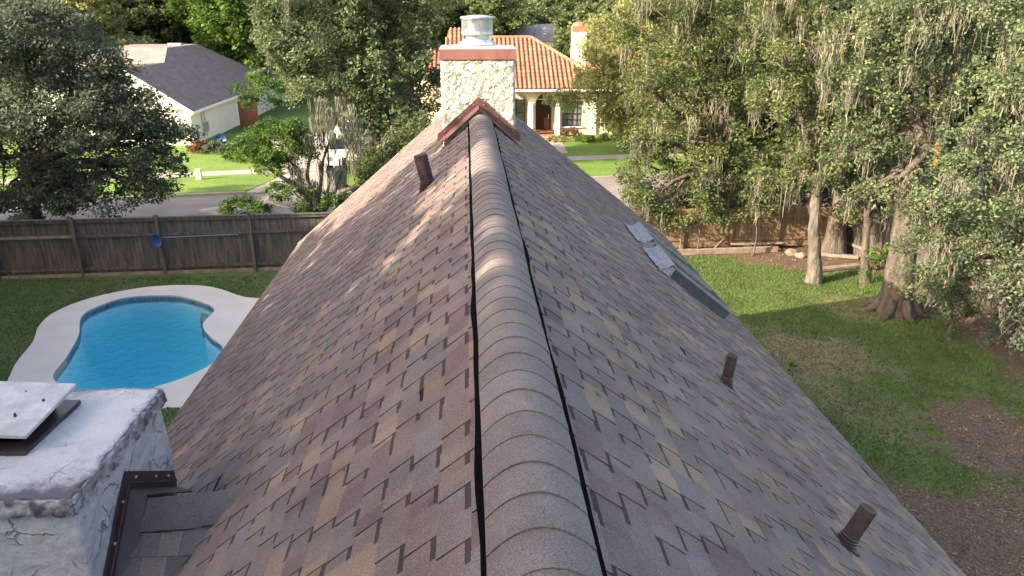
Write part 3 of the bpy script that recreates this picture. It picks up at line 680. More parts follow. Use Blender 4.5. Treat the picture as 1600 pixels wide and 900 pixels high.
def build_rough(name, data, m, parent, smooth=True):
    v, f, tc = data; me = bpy.data.meshes.new(name); me.from_pydata(v, [], f); a = me.attributes.new('tint', 'FLOAT_COLOR', 'POINT')
    a.data.foreach_set('color', np.array([(c, c, c, 1) for c in tc], 'f').ravel()); me.materials.append(m)
    if smooth: me.polygons.foreach_set('use_smooth', [True]*len(me.polygons))
    o = bpy.data.objects.new(name, me); COL.objects.link(o); o.parent = parent; return o
def d_far(p, nr, edge, top):
    q = p*9; w_ = noise.fractal(q*.7, 1, 2, 3)*.5; vd = noise.voronoi(Vector((q.x*.9+w_, q.y*.9+w_, q.z*1.2+w_)))[0]
    h = sm(.0, .16, vd[1]-vd[0])*.011+noise.fractal(q*1.5, 1, 2, 4)*.007
    return h-(.012 if edge else 0), .12*(1-sm(0, .06, vd[1]-vd[0]))*sm(-.2, .4, noise.noise(p*3))
CH = (-.415, .535, 9.78, 10.75)           # far chimney x0 x1 y0 y1
ch = build_rough('chimney', rough_box((CH[0], CH[2], 5.3), (CH[1], CH[3], 7.30), .022, d_far), M['stuccof'], house)
ch['label'] = 'cream knockdown stucco chimney standing on the roof ridge'
def sub(mb, name, m, par, **k): return mb.build(name, m, par, **k)
b = MB(); b.box(((CH[0]+CH[1])/2, (CH[2]+CH[3])/2, 7.365), (CH[1]-CH[0]+.05, CH[3]-CH[2]+.05, .13)); sub(b, 'coping_band', M['copper'], ch)
b = MB(); cx, cy = (CH[0]+CH[1])/2, (CH[2]+CH[3])/2
e = .50; t_ = .25
b.hexa([(cx-e, cy-e-.01, 7.43), (cx+e, cy-e-.01, 7.43), (cx+e, cy+e, 7.43), (cx-e, cy+e, 7.43)], [(cx-t_, cy-t_, 7.452), (cx+t_, cy-t_, 7.452), (cx+t_, cy+t_, 7.452), (cx-t_, cy+t_, 7.452)]); sub(b, 'mortar_top', M['white'], ch)
cx -= .0
b = MB(); b.tube([(cx, cy, 7.46), (cx, cy, 7.50), (cx, cy, 7.505), (cx, cy, 7.53), (cx, cy, 7.535), (cx, cy, 7.60)], [.24, .235, .20, .195, .155, .155], 28); sub(b, 'flue_collar', M['galv'], ch, smooth=False)
b = MB(); b.tube([(cx, cy, 7.585), (cx, cy, 7.60), (cx, cy, 7.62), (cx, cy, 7.635)], [.20, .215, .215, .20], 28); sub(b, 'shroud_rim', M['galv'], ch)
b = MB()
for k in range(64):
    a0 = 2*math.pi*k/64; x0, y0 = cx+.205*math.cos(a0), cy+.205*math.sin(a0); b.bar((x0, y0, 7.62), (x0, y0, 7.80), .005, .005, (1, 0, 0))
for z in [7.635+.02*i for i in range(9)]:
    for k in range(32):
        a0, a1 = 2*math.pi*k/32, 2*math.pi*(k+1)/32; b.bar((cx+.205*math.cos(a0), cy+.205*math.sin(a0), z), (cx+.205*math.cos(a1), cy+.205*math.sin(a1), z), .0045, .0045)
sub(b, 'wire_mesh', M['galv'], ch)
b = MB(); b.tube([(cx, cy, 7.785), (cx, cy, 7.80), (cx, cy, 7.815), (cx, cy, 7.835)], [.222, .225, .215, .06], 32); sub(b, 'rain_cap', M['galv'], ch, smooth=False)
b = MB(); b.tube([(cx, cy, 7.60), (cx, cy, 7.79)], [.13, .13], 20); sub(b, 'flue_pipe', M['galv'], ch)
# flashing over the ridge at the chimney: an inverted V apron with a counter strip and screws
def vline(t, y, lift): # t: -1..1 across the chimney face
    c0 = XR+SH*y; k = .85 if t < 0 else .8; x = cx+t*.56; return Vector((x, y, ZR-k*abs(x-c0)+lift))
for sgn in (-1, 1):
    a, b_ = vline(0, 9.76, .235), vline(sgn*1.02, 9.76, .115 if sgn < 0 else .115)
    a.x = b_.x = 0; a = Vector((cx, 9.755, ZR+.235)); b_ = Vector((cx+sgn*.555, 9.755, ZR-.25))
    m = MB(); dz = Vector((0, 0, -.10)); th = Vector((0, -.012, 0))
    q = [a+th, b_+th, b_+dz+th, a+dz+th]; q2 = [a, b_, b_+dz, a+dz]
    if sgn > 0: m.hexa([q[3], q[2], Vector(q2[2]), q2[3]], [q[0], q[1], q2[1], q2[0]])
    else: m.hexa([q[2], q[3], q2[3], q2[2]], [q[1], q[0], q2[0], q2[1]])
    o = sub(m, 'counter_flashing', M['brownmetal'], ch)
    m = MB(); a1 = a+Vector((0, 0, -.095)); b1 = b_+Vector((0, 0, -.095))
    n1 = Vector((0, -.12, -.045)); n2 = Vector((0, -.13, -.05)); up1 = Vector((0, 0, .008))
    q = [a1, b1, b1+n2+Vector((sgn*.03, 0, -.03)), a1+n1]
    if sgn < 0: q = [q[1], q[0], q[3], q[2]]
    q = [q[3], q[2], q[1], q[0]]
    m.hexa([p-up1 for p in q], [p for p in q]); sub(m, 'apron_flashing', M['brownmetal'], ch)
    for f in (.12, .45, .82):
        s = a.lerp(b_, f)+Vector((0, -.014, -.045)); m = MB(); m.tube([s, s+Vector((0, -.010, 0))], [.009, .007], 8); sub(m, 'screw', M['screw'], ch)
# vent pipes
def pipe(px, py, side, h, r, lab, lean):
    d = ray(px, py); k = -.85 if side < 0 else .8
    t = 5.
    for _ in range(60):
        x, y_, z = d.x*t, d.y*t, CZ+d.z*t; zs = ZR-(.85 if side < 0 else .8)*abs(x-XR-SH*y_); t += (z-zs)*.5
    b0 = Vector((d.x*t, d.y*t, CZ+d.z*t)); ax = Vector((side*math.sin(lean), 0, math.cos(lean))).normalized()
    nrm = Vector((side*math.sin(TH[side]), 0, math.cos(TH[side])))
    m = MB(); m.tube([b0-ax*.08, b0+ax*h, b0+ax*h, b0+ax*(h-.05)], [r, r, r*.82, r*.82], 20, cap=False); m.f.append(tuple(range(len(m.v)-20, len(m.v)))); m.c.append((1, 1, 1)); m.mi.append(0)
    o = m.build('vent_pipe', M['pipe'], house, smooth=False); o['label'] = lab
    m = MB(); m.tube([b0-ax*.06, b0+ax*.01, b0+ax*.014, b0+ax*.028, b0+ax*.032, b0+ax*.046, b0+ax*.05, b0+ax*.064, b0+ax*.07], [r*1.5, r*1.38, r*1.26, r*1.32, r*1.18, r*1.24, r*1.1, r*1.14, r*1.02], 20); m.build('boot_collar', M['darkmetal'], o)
    dn = Vector((side*math.cos(TH[side]), 0, -math.sin(TH[side])))
    m = MB(); q = [b0+dn*u+Vector((0, v, 0)) for u, v in ((-.085, -.07), (.06, -.07), (.06, .07), (-.085, .07))]
    if side < 0: q = q[::-1]
    m.hexa([p+nrm*.004 for p in q], [p+nrm*.014 for p in q]); o2 = m.build('base_flange', M['shingle'] if False else M['darkmetal'], o)
    return o
pipe(669, 290, -1, .35, .075, 'thick dark brown vent pipe left of the ridge below the far chimney', math.radians(12))
pipe(1134, 600, 1, .25, .042, 'slim brown vent pipe halfway down the right roof slope', math.radians(6))
pipe(1320, 850, 1, .26, .047, 'brown vent pipe nearest the lower right corner', math.radians(22))
# two skylights on the right slope
for (ya, yb, lab) in ((8.50, 9.22, 'nearer of two skylights, with crumpled silver head flashing'), (9.56, 10.36, 'farther of two skylights, silver flashing torn at its head')):
    qa, qb = (2.36-.1)/math.cos(TH[1]), (3.20-.1)/math.cos(TH[1]); H_ = .13
    m = MB(); rp1 = lambda y, q, h: rp(1, y, q, h)
    m.hexa([rp1(ya, qa, 0), rp1(ya, qb, 0), rp1(yb, qb, 0), rp1(yb, qa, 0)], [rp1(ya, qa, H_), rp1(ya, qb, H_), rp1(yb, qb, H_), rp1(yb, qa, H_)])
    s = m.build('skylight', M['slate'], house); s['label'] = lab
    for (y0_, y1_) in ((ya-.015, ya+.05), (yb-.05, yb+.015)):
        m = MB(); m.hexa([rp1(y0_, qa, H_-.0), rp1(y0_, qb+.015, H_), rp1(y1_, qb+.015, H_), rp1(y1_, qa, H_)], [rp1(y0_, qa, H_+.028), rp1(y0_, qb+.015, H_+.028), rp1(y1_, qb+.015, H_+.028), rp1(y1_, qa, H_+.028)]); m.build('frame_side', M['slatelt'], s)
    for (q0_, q1_) in ((qa, qa+.06), (qb-.05, qb+.012)):
        m = MB(); m.hexa([rp1(ya+.052, q0_, H_), rp1(ya+.052, q1_, H_), rp1(yb-.052, q1_, H_), rp1(yb-.052, q0_, H_)], [rp1(ya+.052, q0_, H_+.026), rp1(ya+.052, q1_, H_+.026), rp1(yb-.052, q1_, H_+.026), rp1(yb-.052, q0_, H_+.026)]); m.build('frame_end', M['slate'], s)
    m = MB(); m.hexa([rp1(ya+.05, qa+.05, H_+.002), rp1(ya+.05, qb-.05, H_+.002), rp1(yb-.05, qb-.05, H_+.002), rp1(yb-.05, qa+.05, H_+.002)], [rp1(ya+.05, qa+.05, H_+.012), rp1(ya+.05, qb-.05, H_+.012), rp1(yb-.05, qb-.05, H_+.012), rp1(yb-.05, qa+.05, H_+.012)]); m.build('glass', M['glass'], s)
    # crumpled head flashing: lies on the shingles, then climbs the curb
    m = MB(); n_ = 12; rr = random.Random(int(ya*10)); rows = []
    for i in range(n_+1):
        yy = ya-.07+(yb-ya+.10)*i/n_; rows.append([rp1(yy, qa-.17+rr.uniform(-.03, .03), .016+rr.uniform(0, .012)), rp1(yy, qa-.10, .03+rr.uniform(0, .02)), rp1(yy, qa-.03, .055+rr.uniform(0, .03)), rp1(yy, qa-.012, H_+.035+rr.uniform(-.01, .012)), rp1(yy, qa+.055, H_+.040)])
    for i in range(n_):
        for k in range(4): m.quad([rows[i][k], rows[i][k+1], rows[i+1][k+1], rows[i+1][k]])
    m.build('head_flashing', M['lead'], s)
    m = MB(); yy = ya-.02
    m.hexa([rp1(yy-.06, qa-.12, .012), rp1(yy-.06, qa+.08, .012), rp1(yy, qa+.08, .012), rp1(yy, qa-.12, .012)], [rp1(yy-.05, qa-.12, .02), rp1(yy-.035, qa+.08, .02), rp1(yy, qa+.08, .15), rp1(yy, qa-.12, .08)]); m.build('corner_flashing', M['lead'], s)
# foreground chimney
def d_fore(p, nr, edge, top):
    q = p*7; w_ = noise.fractal(q*.8, 1, 2, 4)*.9; vd = noise.voronoi(Vector((q.x+w_, q.y+w_, q.z*.9+w_)))[0]; de = vd[1]-vd[0]
    keep = sm(-.12, .12, noise.noise(p*2.6+Vector((3, 1, 7))))*.25
    crack = 0
    h = noise.fractal(q*.5, 1, 2, 3)*.014+noise.fractal(q*2.2, 1, 2, 4)*.004
    lip = .010*sm(0, .35, de)*keep
    return h+lip-(.008 if edge else 0), min(.85, crack*.85)
CF = (-3.3, XC[0]+.01, 3.02, 4.08)
fc = build_rough('chimney', rough_box((CF[0], CF[2], 3.6), (CF[1], CF[3], 5.60), .0155, d_fore), M['stucco'], house)
fc['label'] = 'cracked white stucco chimney with a weathered mortar top, at the lower left'
def d_crown(p, nr, edge, top):
    e = min(p.x-(CF[0]-.03), CF[1]+.0-p.x+.03, p.y-CF[2]+.03, CF[3]+.03-p.y)
    if top and not edge:
        fr = 1-sm(0, .22, p.y-CF[2]+.02); er = 1-sm(0, .07, e)
        return .010*noise.noise(p*6)-er*.012*(1+noise.fractal(p*22, 1, 2, 3)), .09+.38*fr+.28*er+.26*noise.noise(p*2.6)
    n_ = noise.fractal(p*17, 1, 2, 5); r_ = noise.fractal(p*48, 1, 2, 3)
    return n_*.020+r_*.008-(.018 if edge else 0), .20+.45*max(0, n_+.15)+(.15 if edge else 0)
cr_ = build_rough('mortar_crown', rough_box((CF[0]-.03, CF[2]-.03, 5.60), (CF[1]+.022, CF[3]+.025, 5.705), .0135, d_crown), M['crown'], fc, smooth=True)
# loose metal damper lid on its dark tray
m = MB(); m.hexa([(-2.93, 3.40, 5.71), (-2.39, 3.36, 5.71), (-2.37, 3.90, 5.71), (-2.93, 3.93, 5.71)], [(-2.93, 3.40, 5.735), (-2.39, 3.36, 5.735), (-2.37, 3.90, 5.735), (-2.93, 3.93, 5.735)]); m.build('damper_tray', M['darkmetal'], fc)
m = MB(); m.box((-2.68, 3.64, 5.775), (.42, .36, .09)); m.build('damper_neck', M['black'], fc)
m = MB(); lid = [(-2.95, 3.41, 5.815), (-2.375, 3.375, 5.800), (-2.355, 3.88, 5.835), (-2.93, 3.93, 5.845)]
m.hexa(lid, [(x, y, z+.022) for x, y, z in lid]); o = m.build('damper_lid', M['lid'], fc); bv = o.modifiers.new('b', 'BEVEL'); bv.width = .005; bv.segments = 2
for (x, y) in ((-2.52, 3.55), (-2.45, 3.70), (-2.60, 3.80)):
    m = MB(); m.tube([(x, y, 5.835), (x, y, 5.858)], [.009, .006], 8); m.build('rivet', M['darkmetal'], fc)
# saddle roof behind the foreground chimney
ZC = 5.30; YC = 3.50; kx = 1/.85
xm = XR+SH*YC-(ZR-ZC)/.85           # where its ridge meets the main slope
def cpn(x, dy, h=0): return Vector((x, YC+dy, ZC-.75*abs(dy)+h))
def valley_x(dy): return XR+SH*(YC+dy)-(ZR-(ZC-.75*abs(dy)))/.85
ck = MB()
for sg in (-1, 1):
    q = [cpn(XC[0]-.02, 0, -.01), cpn(XC[0]-.02, sg*.78, -.01), cpn(valley_x(sg*.78), sg*.78, -.01), cpn(xm+.02, 0, -.01)]
    ck.quad(q if sg < 0 else q[::-1])
ck.build('saddle_deck', M['felt'], house)
SHADE_PAL = [(.15, .14, .14), (.11, .10, .105), (.22, .18, .15), (.13, .12, .12), (.17, .15, .145)]  # cool dark shingle tones; the saddle's shade is put into these colours
for sg in (-1, 1):
    for k in range(7):
        a, b_ = .02+k*.11, .02+(k+1)*.11+.012; x = XC[0]+.005+rs.uniform(-.1, 0)
        while True:
            e = x+rs.uniform(.09, .17); xv = valley_x(sg*(a+b_)/2)+.03; s0 = max(x, XC[0]+.005); e0 = min(e, xv+.03)
            if s0 >= e0: 
                if x > xv: break
                x = e; continue
            m = MB(); c = rs.choice(SHADE_PAL); q = [cpn(s0+.001, sg*a, .002), cpn(e0-.001, sg*a, .002), cpn(e0-.001, sg*b_, .009), cpn(s0+.001, sg*b_, .009)]
            lo = [p-Vector((0, 0, .010)) for p in q]
            if sg < 0: q = q[::-1]; lo = lo[::-1]
            m.hexa(lo, q, c, False); m.build('saddle_shingle', M['shingle'], house, color=True)
            x = e
            if x > xv: break
for (s0, e0, z_) in ((XC[0]+.005, -1.72, .016), (-1.80, -1.50, .022), (-1.56, xm+.14, .030)):
    m = MB(); K = 8; rows = []
    for xx in (s0, (s0+e0)/2, e0):
        r_ = []
        for k in range(K+1):
            t = -1+2*k/K; dy = t*.15; lift = .03*sm(-1.5, xm+.1, xx); ymid = .07*max(0, xx+1.7)*1.2
            r_.append(cpn(xx, dy)+Vector((0, ymid, z_+.02*(1-t*t)*.6-.01*(1-abs(t))+lift)))
        rows.append(r_)
    for i in range(2):
        for k in range(K):
            m.quad([rows[i][k], rows[i+1][k], rows[i+1][k+1], rows[i][k+1]], (.72, .74, .80))
            if k == 0: dn = Vector((0, 0, -.010)); m.quad([rows[i][0]+dn, rows[i+1][0]+dn, rows[i+1][0], rows[i][0]], (.3, .3, .3))
    m.build('saddle_cap_shingle', M['ridge'], house, color=True)
# flashing on the uphill face of the chimney
for (sg, ln) in ((-1, .62), (1, .535)):
    kk = .92 if sg < 0 else .70
    a = Vector((XC[0]+.012, YC, 5.50)); b_ = Vector((XC[0]+.012, YC+sg*ln, 5.50-kk*ln)); th = Vector((.014, 0, 0)); dz = Vector((0, 0, -.12))
    m = MB(); q = [a+dz, b_+dz, b_+dz+th, a+dz+th]; q2 = [a, b_, b_+th, a+th]
    if sg > 0: q = q[::-1]; q2 = q2[::-1]
    m.hexa(q, q2); m.build('step_flashing', M['darkmetal'], fc)
    m = MB(); m.bar(a+Vector((.018, 0, -.075)), b_+Vector((.018, 0, -.075)), .012, .01, (1, 0, 0)); m.build('flashing_lip', M['brownmetal'], fc)
    m = MB(); a2 = a+dz; b2 = b_+dz; o_ = Vector((.10, 0, -.01)); q2 = [a2+th, b2+th, b2+o_+Vector((0, 0, -.03)), a2+o_+Vector((0, 0, -.03))]
    if sg < 0: q2 = q2[::-1]
    q2 = q2[::-1]
    m.hexa([p-Vector((0, 0, .01)) for p in q2], q2); m.build('base_flashing', M['darkmetal'], fc)
    for f in ((.16, .42, .72, .93) if sg < 0 else (.15, .55, .82)):
        s = a.lerp(b_, f)+Vector((.015, 0, -.04)); m = MB(); m.tube([s, s+Vector((.009, 0, 0))], [.010, .008], 8); m.build('screw', M['screw'], fc)
#@@FENCES
# ---------------------------------------------------------------- fences
fy = lambda x: 22.1+.05*(x+15)
fl = thing('wooden_fence', 'long weathered grey brown board fence behind the pool', 'fence', (-11, fy(-11), 0))
x = -19.0; k = 0
while x < -3.4:
    wd = rs.uniform(.132, .146); h = 1.80+.02*math.sin(x*.7)+rs.uniform(-.015, .015); m = MB()
    y = fy(x)+.03+rs.uniform(-.004, .006); a = math.atan(.05)
    m.box((x+wd/2, y, h/2+.02), (wd-.008, .018, h), a); m.build('board', M['wood'], fl); x += wd
def fbar(a, b, z, w_, h_, m_='wood', name='rail', off=-.03):
    m = MB(); m.bar((a, fy(a)+off, z), (b, fy(b)+off, z), w_, h_); return m.build(name, M[m_], fl)
posts = [-17.8, -14.93, -12.45, -9.95, -7.15, -4.55]
for px_ in posts:
    m = MB(); m.box((px_, fy(px_)-.045, .96), (.095, .095, 1.98)); m.build('post', M['wood'], fl)
for a, b in zip([-19]+posts, posts+[-3.4]):
    fbar(a+.05, b-.05, 1.80, .04, .085); r_ = fbar(a+.05, b-.05, 1.32, .04, .085, 'timber' if rs.random() < .5 else 'wood'); fbar(a+.05, b-.05, .25, .04, .085)
fbar(-19, -3.4, 1.86, .14, .025, 'wood', 'cap_board', .0); fbar(-19, -3.4, .05, .03, .12, 'timber', 'base_board', -.05)
# pool net hung on the fence
net = thing('pool_net', 'blue pool skimmer net on a pale pole hung along the fence', 'pool net', (-9.9, 22.2, 1.2))
a, b = P(252, 371, 22.22), P(372, 366, 22.42)
m = MB(); m.tube([a, b], [.017, .017], 8); m.build('pole', M['bluepole'], net)
c = P(245, 377, 22.2); m = MB(); pts = [c+Vector((.15*math.cos(t), 0, .24*math.sin(t)*(1 if math.sin(t) > 0 else .85))) for t in np.linspace(0, 2*math.pi, 17)]
m.tube(pts, [.016]*17, 6, cap=False); m.build('hoop', M['blueplastic'], net)
m = MB(); cc = c+Vector((0, .06, -.02))
for i in range(16): m.quad([pts[i], pts[i+1], pts[i+1].lerp(cc, .5)+Vector((0, .02, 0)), pts[i].lerp(cc, .5)+Vector((0, .02, 0))]); m.quad([pts[i].lerp(cc, .5)+Vector((0, .02, 0)), pts[i+1].lerp(cc, .5)+Vector((0, .02, 0)), cc])
m.build('net', M['blueplastic'], net)
# tan fence at the back right, then the side return
f2 = thing('wooden_fence', 'low tan board fence under the mossy oaks at the back of the right lawn', 'fence', (9, 24, 0))
x = 5.0
while x < 12.6:
    wd = rs.uniform(.135, .15); h = 1.42+rs.uniform(-.02, .02)+.04*math.sin(x*1.3); m = MB(); m.box((x+wd/2, 24.05+rs.uniform(-.005, .005), h/2+.05), (wd-.01, .018, h)); m.build('board', M['woodsunlit'], f2); x += wd
for px_ in (7.2, 8.92, 10.6, 12.4):
    m = MB(); m.box((px_, 23.97, .66), (.10, .10, 1.36)); m.build('post', M['woodsunlit'], f2)
m = MB(); m.bar((8.35, 23.8, .05), (8.85, 23.93, .55), .07, .09); m.build('brace', M['woodsunlit'], f2)
for z in (.35, 1.15):
    m = MB(); m.bar((5, 24.02, z), (12.6, 24.02, z), .04, .09); m.build('rail', M['woodsunlit'], f2)
f3 = thing('wooden_fence', 'dark side fence running back behind the thick oak trunk', 'fence', (13, 21, 0))
A, Bv = Vector((12.65, 24.0, 0)), Vector((17.2, 11, 0)); n_ = 92
for i in range(n_):
    p = A.lerp(Bv, (i+.5)/n_); m = MB(); m.box((p.x, p.y, .9), ((Bv-A).length/n_-.01, .02, 1.75+rs.uniform(-.02, .02)), math.atan2(Bv.y-A.y, Bv.x-A.x)); m.build('board', M['wood'], f3)
for i in range(7):
    p = A.lerp(Bv, i/6); m = MB(); m.box((p.x-.08, p.y, .9), (.1, .1, 1.85)); m.build('post', M['timber'], f3)
for z in (.35, 1.4):
    m = MB(); m.bar(A+Vector((-.05, 0, z)), Bv+Vector((-.05, 0, z)), .04, .09); m.build('rail', M['timber'], f3)
# timbers and stones on the bare soil
def timber(a, b, lab, wd=.14, h=.09, g_='loose timbers on the bare soil'):
    a, b = Vector(a), Vector(b); m = MB(); m.bar(a, b, wd, h); o = m.build('timber', M['timber']); bv = o.modifiers.new('b', 'BEVEL'); bv.width = .012; tag(o, lab, 'timber', g_)
timber((6.7, 23.35, .10), (10.5, 23.55, .10), 'long grey timber edging the lawn in front of the tan fence', .12, .20)
timber((8.9, 23.75, .24), (10.9, 23.8, .24), 'second plank lying behind the long edging timber', .16, .05)
timber((11.0, 21.45, .07), (12.5, 21.8, .07), 'pale timber lying on dark soil right of the slender trunk', .22, .1)
timber((11.6, 23.1, .07), (12.9, 22.6, .07), 'short timber in the far corner of the side fence', .2, .1)
for i, (px, py, r_, lb) in enumerate(((1238, 398, .19, 'rounded pale stone beside the end of the long timber'), (1252, 402, .16, 'small pale stone touching the slender tree roots'))):
    p = G(px, py); m = MB(); v = []
    import bmesh
    bm = bmesh.new(); bmesh.ops.create_icosphere(bm, subdivisions=3, radius=r_)
    for q in bm.verts: q.co = Vector((q.co.x*1.3, q.co.y, q.co.z*.75))*(1+.35*noise.noise(q.co*6+Vector((i, 0, 0))))+Vector((p.x, p.y, r_*.4))
    me = bpy.data.meshes.new('stone'); bm.to_mesh(me); bm.free(); me.materials.append(M['timber']); o = bpy.data.objects.new('stone', me); COL.objects.link(o); tag(o, lb, 'stone')
#@@HOUSES
# ---------------------------------------------------------------- white house on the left
def hip(name, pts, m, parent, th=.12, color=False):
    mb = MB()
    for f in pts: mb.quad([Vector(p) for p in f])
    return mb.build(name, m, parent)
lh = thing('white_house', 'white stucco house with a mauve grey shingle roof across the street', 'house', (-20, 50, 0))
XE = -16.95; YA = 45.4
m = MB(); m.box((XE-.35-3.2, YA+.5+12.5, 1.1), (6.4, 25, 2.35)); 
m.plate([(0, 2.27), (6.4, 2.27), (3.2, 4.55-.1)], [], (XE-.35-6.4, YA+.5, 0), (1, 0, 0), (0, 0, 1), .2); m.build('wall', M['wwall'], lh)
e0, e1 = 2.15, 2.35
rx = XE-3.55; rz = 4.62
ap = Vector((-21.6, 55, 6.35)); ap2 = Vector((-25.7, 57, 6.25))
m = MB()
def rq(*p): m.quad([Vector(q) for q in p])
def slabq(pts, th=.14):
    pts = [Vector(p) for p in pts]; nn = (pts[1]-pts[0]).cross(pts[2]-pts[0]).normalized()
    if nn.z < 0: pts = pts[::-1]; nn = -nn
    lo = [p-Vector((0, 0, th)) for p in pts]; k = len(pts); n0 = len(m.v); m.v += [tuple(p) for p in lo]+[tuple(p) for p in pts]
    m.f.append(tuple(n0+k+i for i in range(k))); m.f.append(tuple(n0+i for i in reversed(range(k))))
    for i in range(k): m.f.append((n0+i, n0+(i+1) % k, n0+k+(i+1) % k, n0+k+i))
    m.c += [(1, 1, 1)]*(k+2); m.mi += [0]*(k+2)
kk = (rz-e0)/(XE-rx)                   # slope of the right face
def rface(x, y): return e0+(XE-x)*kk
pk = Vector((-21.6, 55, rface(-21.6, 55)*1.0)); pk.z = e0+(XE+21.6)*kk
slabq([(XE, YA, e0), (XE, 66, e0), (-21.6, 61, pk.z), (-21.6, 55, pk.z), (rx, 51.3, rz), (rx, YA, rz)])
slabq([(rx, YA, rz), (rx, 51.3, rz), (rx-3.5, 51.3-.6, e0), (rx-3.5, YA, e0)])
m.build('roof', M['purpleroof'], lh)
m = MB()
slabq([(-21.6, 55, pk.z), (rx+.02, 51.28, rz), (-24.2, 50.2, 4.5), (-28.3, 50.6, 3.4), (-26.2, 55.3, pk.z)])
slabq([(-26.2, 55.3, pk.z), (-28.3, 50.6, 3.4), (-30, 61, 3.4), (-26.2, 61, pk.z)]); slabq([(-21.6, 55.02, pk.z), (-26.2, 55.32, pk.z), (-26.2, 61, pk.z), (-21.6, 61, pk.z)])
M['sunlitroof'] = mat('sunlit_mauve_shingles', (.235, .19, .175), .9, var=.15, scale=1.2, fine=.2, finescale=30, bump=.2)  # lighter copy of the mauve shingles; the sunlit face is in the colour
m.build('hip_roof', M['sunlitroof'], lh)
m = MB(); m.box((-25, 56, 1.6), (9, 9.6, 3.4)); m.build('rear_wall', M['wwall'], lh)
m = MB(); m.bar((XE-3.6, YA-.02, rz-.12), (XE+.02, YA-.02, e0-.12), .04, .24); m.bar((XE-7.1, YA-.02, e0-.12), (XE-3.6, YA-.02, rz-.12), .04, .24); m.bar((XE+.03, YA, e0-.08), (XE+.03, 66, e0-.08), .05, .15); m.build('fascia', M['white'], lh)
m = MB(); m.box((-20.3, 53.2, 5.95-.25), (.9, .5, .14)); m.build('roof_vent', M['galv'], lh)
for yy in (47.6, 48.1):
    m = MB(); m.tube([(XE-.29, yy, .3), (XE-.29, yy, 2.2)], [.035, .035], 8); m.build('conduit', M['galv'], lh)
m = MB(); m.box((XE-.25, 48.0, .9), (.2, .45, .6)); m.build('meter_box', M['galv'], lh)
gt = thing('garden_gate', 'red brown wooden gate beside the white house wall', 'gate', (-15.6, 53, 0))
for i in range(9):
    m = MB(); m.box((-16.6+i*.15+.07, 53, .95), (.14, .03, 1.9)); m.build('board', M['woodred'], gt)
m = MB(); m.box((-15.95, 52.97, 1.5), (1.3, .04, .1)); m.box((-15.95, 52.97, .4), (1.3, .04, .1)); m.build('rail', M['woodred'], gt)
ds = thing('satellite_dish', 'round blue dish on a pale post in front of the white house', 'dish', tuple(G(345, 238)))
p = G(345, 238); c = P(345, 217, p.y); m = MB(); K = 20
for rr_, yy in ((0, .08), (.2, .055), (.38, 0)): 
    for k in range(K): t = 2*math.pi*k/K; m.v.append((c.x+rr_*.85*math.cos(t), c.y+yy, c.z+rr_*.62*math.sin(t)))
for i in range(2):
    for k in range(K): m.f.append((i*K+k, i*K+(k+1) % K, (i+1)*K+(k+1) % K, (i+1)*K+k)); m.c.append((1, 1, 1)); m.mi.append(0)
m.build('dish', M['blueplastic'], ds); m = MB(); m.tube([(p.x, p.y+.12, 0), (p.x, p.y+.12, c.z)], [.035, .03], 8); m.build('post', M['galv'], ds)
p = G(312, 283); ub = thing('utility_post', 'short beige utility post on the front lawn by the sidewalk', 'post', (p.x, p.y, 0))
m = MB(); m.hexa([(p.x-.13, p.y-.1, .05), (p.x+.13, p.y-.1, .05), (p.x+.13, p.y+.1, .05), (p.x-.13, p.y+.1, .05)], [(p.x-.11, p.y-.08, .55), (p.x+.11, p.y-.08, .55), (p.x+.11, p.y+.08, .55), (p.x-.11, p.y+.08, .55)]); m.build('body', M['wall'], ub)
m = MB(); m.box((p.x, p.y, .58), (.26, .2, .06)); m.build('cap', M['wall'], ub)
p = G(534, 297); bn = thing('wheelie_bin', 'dark wheeled bin at the end of the driveway below hanging moss', 'bin', (p.x, p.y, 0))
m = MB(); m.hexa([(p.x-.2, p.y-.25, .08), (p.x+.2, p.y-.25, .08), (p.x+.2, p.y+.25, .08), (p.x-.2, p.y+.25, .08)], [(p.x-.27, p.y-.33, .98), (p.x+.27, p.y-.33, .98), (p.x+.27, p.y+.33, .98), (p.x-.27, p.y+.33, .98)]); m.build('body', M['darkbin'], bn)
m = MB(); m.hexa([(p.x-.29, p.y-.36, .98), (p.x+.29, p.y-.36, .98), (p.x+.29, p.y+.36, .98), (p.x-.29, p.y+.36, .98)], [(p.x-.27, p.y-.30, 1.04), (p.x+.27, p.y-.30, 1.04), (p.x+.27, p.y+.33, 1.09), (p.x-.27, p.y+.33, 1.09)]); m.build('lid', M['darkbin'], bn)
for s_ in (-1, 1):
    m = MB(); m.tube([(p.x+s_*.2, p.y+.28, .10), (p.x+s_*.26, p.y+.28, .10)], [.1, .1], 14); m.build('wheel', M['black'], bn)
c0 = P(534, 258, 36.5); mbx = thing('parked_van', 'white parked van glimpsed through moss behind the wheeled bin', 'van', (c0.x, 37.3, 0))
vx, vy = c0.x, 37.3
m = MB(); m.plate([(-.95, .45), (.95, .45), (.98, 1.15), (.82, 2.0), (.7, 2.1), (-.7, 2.1), (-.82, 2.0), (-.98, 1.15)], [[(-.75, 1.25), (.75, 1.25), (.66, 1.85), (-.66, 1.85)]], (vx, vy+.1, 0), (1, 0, 0), (0, 0, 1), .1)
